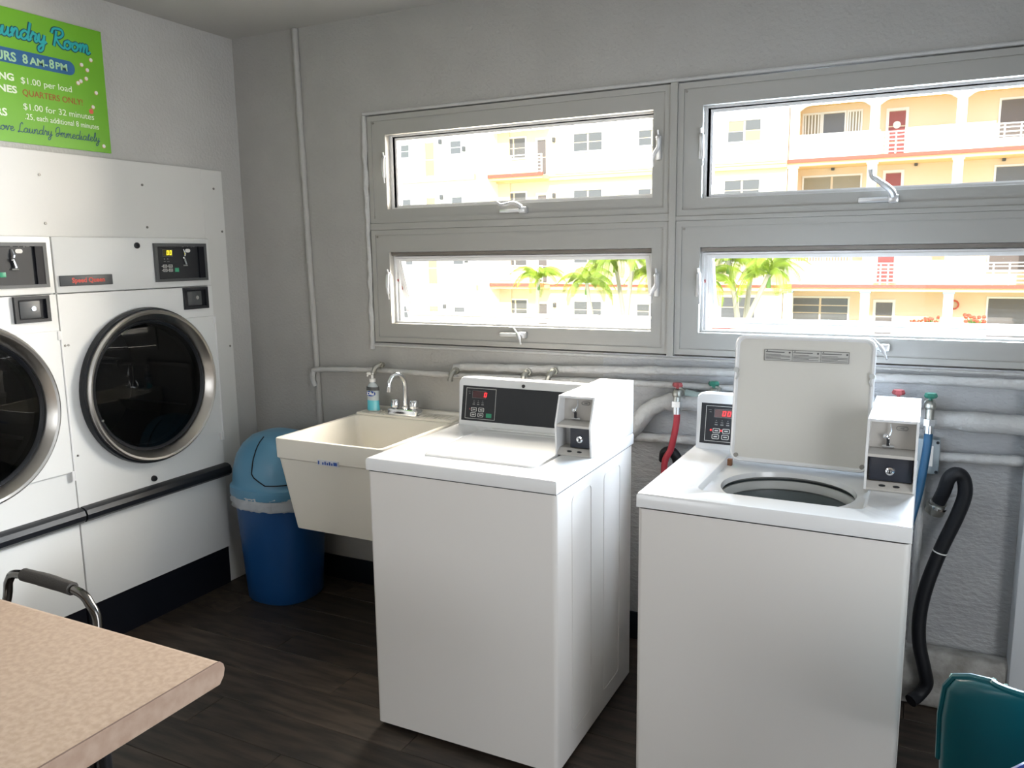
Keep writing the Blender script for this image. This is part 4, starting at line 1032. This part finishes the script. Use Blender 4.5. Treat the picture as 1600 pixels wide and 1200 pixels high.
    # middle section
    for z in (5.62, 2.82, .02, ZG):
        window(-17.25+.35, -15.7, z+1.00, z+2.00, 36.4) if False else window(-17.1, -15.7, z+.98, z+1.98, 36.4)
        door(-14.98, -14.50, z+.05, z+1.80, 36.4, M_doorgrey, 2); window(-12.95, -11.45, z+1.10, z+1.95, 36.4)
        lamp(-14.05, z+1.75, 36.4); window(-9.52, -8.2, z+1.15, z+1.85, 36.4)
        lamp(-17.95, z+1.3, 33.9)
        window(-21.95, -21.3, z+1.1, z+1.72, 33.9, M_win, 1, 2); window(-18.75, -18.15, z+1.1, z+1.72, 33.9, M_win, 1, 2)
        dd = door(-20.3, -19.75, z+.05, z+1.75, 33.9, mat('orange_door', (.75, .42, .2), .6), 2)
        lamp(-19.35, z+1.75, 33.9)
    b(G().box(-17.95, 35.2, ZG, -17.3, 36.4, 11.2), 'fin_wall', M_stucs, t) if False else None
    return t
make_building()

def frond_mesh():
    g = G(); P = catmull([(0, 0, 0), (.5, 0, .34), (1.05, 0, .30), (1.5, 0, -.10), (1.72, 0, -.62)], 5)
    g.tube(P, [.03*(1-i/len(P))+.006 for i in range(len(P))], 4)
    for i in range(2, len(P)):
        p = P[i]; tdir = (P[min(i+1, len(P)-1)]-P[i-1]).normalized(); ln = .50*math.sin(PI*min(1, (i+1)/len(P)*.92+.06))+.12
        for sgn in (-1, 1):
            for q in (0, .33, .67):
                pp = p.lerp(P[i-1], q)
                tip = pp+Vector((tdir.x*.35*ln, sgn*ln*.55, tdir.z*.35*ln-.62*ln)); side = tdir*.013
                mid = pp.lerp(tip, .5)+Vector((0, sgn*.04, .09))
                v = [g.b.verts.new(c) for c in (pp-side*.6, pp+side*.6, mid+side, tip, mid-side)]
                g.b.faces.new(v)
    return g
fm = None
def palm(base, crown, size, label, lean=0, nf=14):
    global fm
    t = thing('palm_tree', (base[0], base[1], ZG), label, 'palm tree', 'palm trees on the lawn')
    P = catmull([(base[0], base[1], ZG), (base[0]*.6+crown[0]*.4+lean, base[1], ZG*.5+crown[1]*.5), (crown[0], base[1], crown[1])], 6)
    finish(G().tube(P, [.13-.05*i/len(P) for i in range(len(P))], 8), 'trunk', M_trunk, t)
    finish(G().tube([(crown[0], base[1], crown[1]-.5), (crown[0], base[1], crown[1]+.1)], [.09, .05], 8), 'crownshaft', M_leaf, t)
    for k in range(nf):
        if fm is None:
            o = finish(frond_mesh(), 'frond', M_frond, None, world=False, smooth=180); fm = o.data
        else:
            o = bpy.data.objects.new('frond', fm); COL.objects.link(o)
        o.parent = t
        o.location = (crown[0]-base[0], 0, crown[1]-ZG)
        o.rotation_euler = Euler((0, math.radians(random.uniform(-42, 22)), k*2.4+random.uniform(-.2, .2)))
        s = size*random.uniform(.8, 1.05); o.scale = (s, s, s)
random.seed(21)
palm((-12.7, 31), (-12.55, .45), .72, 'lone small palm in front of the middle building doors')
palm((-9.0, 29), (-9.4, .35), .80, 'palm with the lowest crown, leftmost of the palm cluster')
palm((-7.9, 30), (-8.5, 1.25), .95, 'tall palm second from the left in the palm cluster')
palm((-7.6, 28.5), (-7.2, 1.4), .95, 'tall palm at the right edge of the lower left window')
palm((-5.2, 29), (-6.2, .55), .80, 'short palm hidden behind the window mullion')
palm((-3.9, 28), (-4.1, .35), .80, 'palm at the left edge of the lower right window')
palm((-2.7, 28), (-3.3, 1.25), .95, 'palm with leaning trunk left of centre in the lower right window')
palm((-2.9, 29), (-2.6, 1.40), .95, 'tall palm in the middle of the lower right window cluster')
palm((-3.0, 27.5), (-1.75, .75), .85, 'palm leaning right, rightmost of the palm cluster')

def flower_bush(x, y, z, label, s=1.0):
    t = thing('flowering_plant', (x, y, ZG), label, 'plant', 'red flowering plants by the ground floor')
    g = G(); g.lathe([(.18, ZG), (.26, z-.35)], (x, y, 0), 'z', 10, True, True); finish(g, 'planter', M_whitestuc, t)
    g = G(); h = G()
    for k in range(16):
        a = k*2.4; r = .32*s*random.uniform(.5, 1); tip = (x+r*math.cos(a), y+r*math.sin(a), z+random.uniform(-.1, .2)*s)
        g.tube([(x, y, z-.4), (x+.5*r*math.cos(a), y+.5*r*math.sin(a), z-.1), tip], [.02, .03, .008], 5); h.sphere(tip, .075*s, (1, 1, .8), 6, 4)
    finish(g, 'foliage', M_leaf, t); finish(h, 'blossom', M_flower, t)
flower_bush(3.2, 35.9, -1.55, 'small red flowering plant right of the ground floor door', .8)
flower_bush(3.75, 35.9, -1.5, 'red flowering plant beside the white pillar')
flower_bush(5.35, 35.9, -1.42, 'largest red flowering plant left of the dark ground floor window', 1.3)

def make_car():
    t = thing('parked_car', (-3.9, 30.3, ZG), 'red car roof just above the sill behind the palms', 'car')
    pr = [(-6.0, ZG+.35), (-6.0, ZG+.85), (-5.4, ZG+.98), (-4.9, ZG+1.42), (-3.5, ZG+1.46), (-2.8, ZG+.98), (-1.9, ZG+.85), (-1.8, ZG+.35)]
    g = G(); g.loops([[(x, y, z-(.0 if z < ZG+1 else d)) for x, z in pr] for y, d in ((29.5, .05), (29.7, 0), (31.0, 0), (31.2, .05))], True, True); finish(g, 'body', M_car, t)
    finish(G().prism([(-5.2, ZG+1.02), (-4.8, ZG+1.36), (-3.6, ZG+1.38), (-3.1, ZG+1.02)], 'y', 29.47, 29.5), 'side_window', M_win, t)
    for x in (-5.2, -2.7):
        for y in (29.5, 31.0): finish(G().cyl((x, y-.05, ZG+.33), (x, y+.2, ZG+.33), .33, 20), 'wheel', M_dark, t)
make_car()
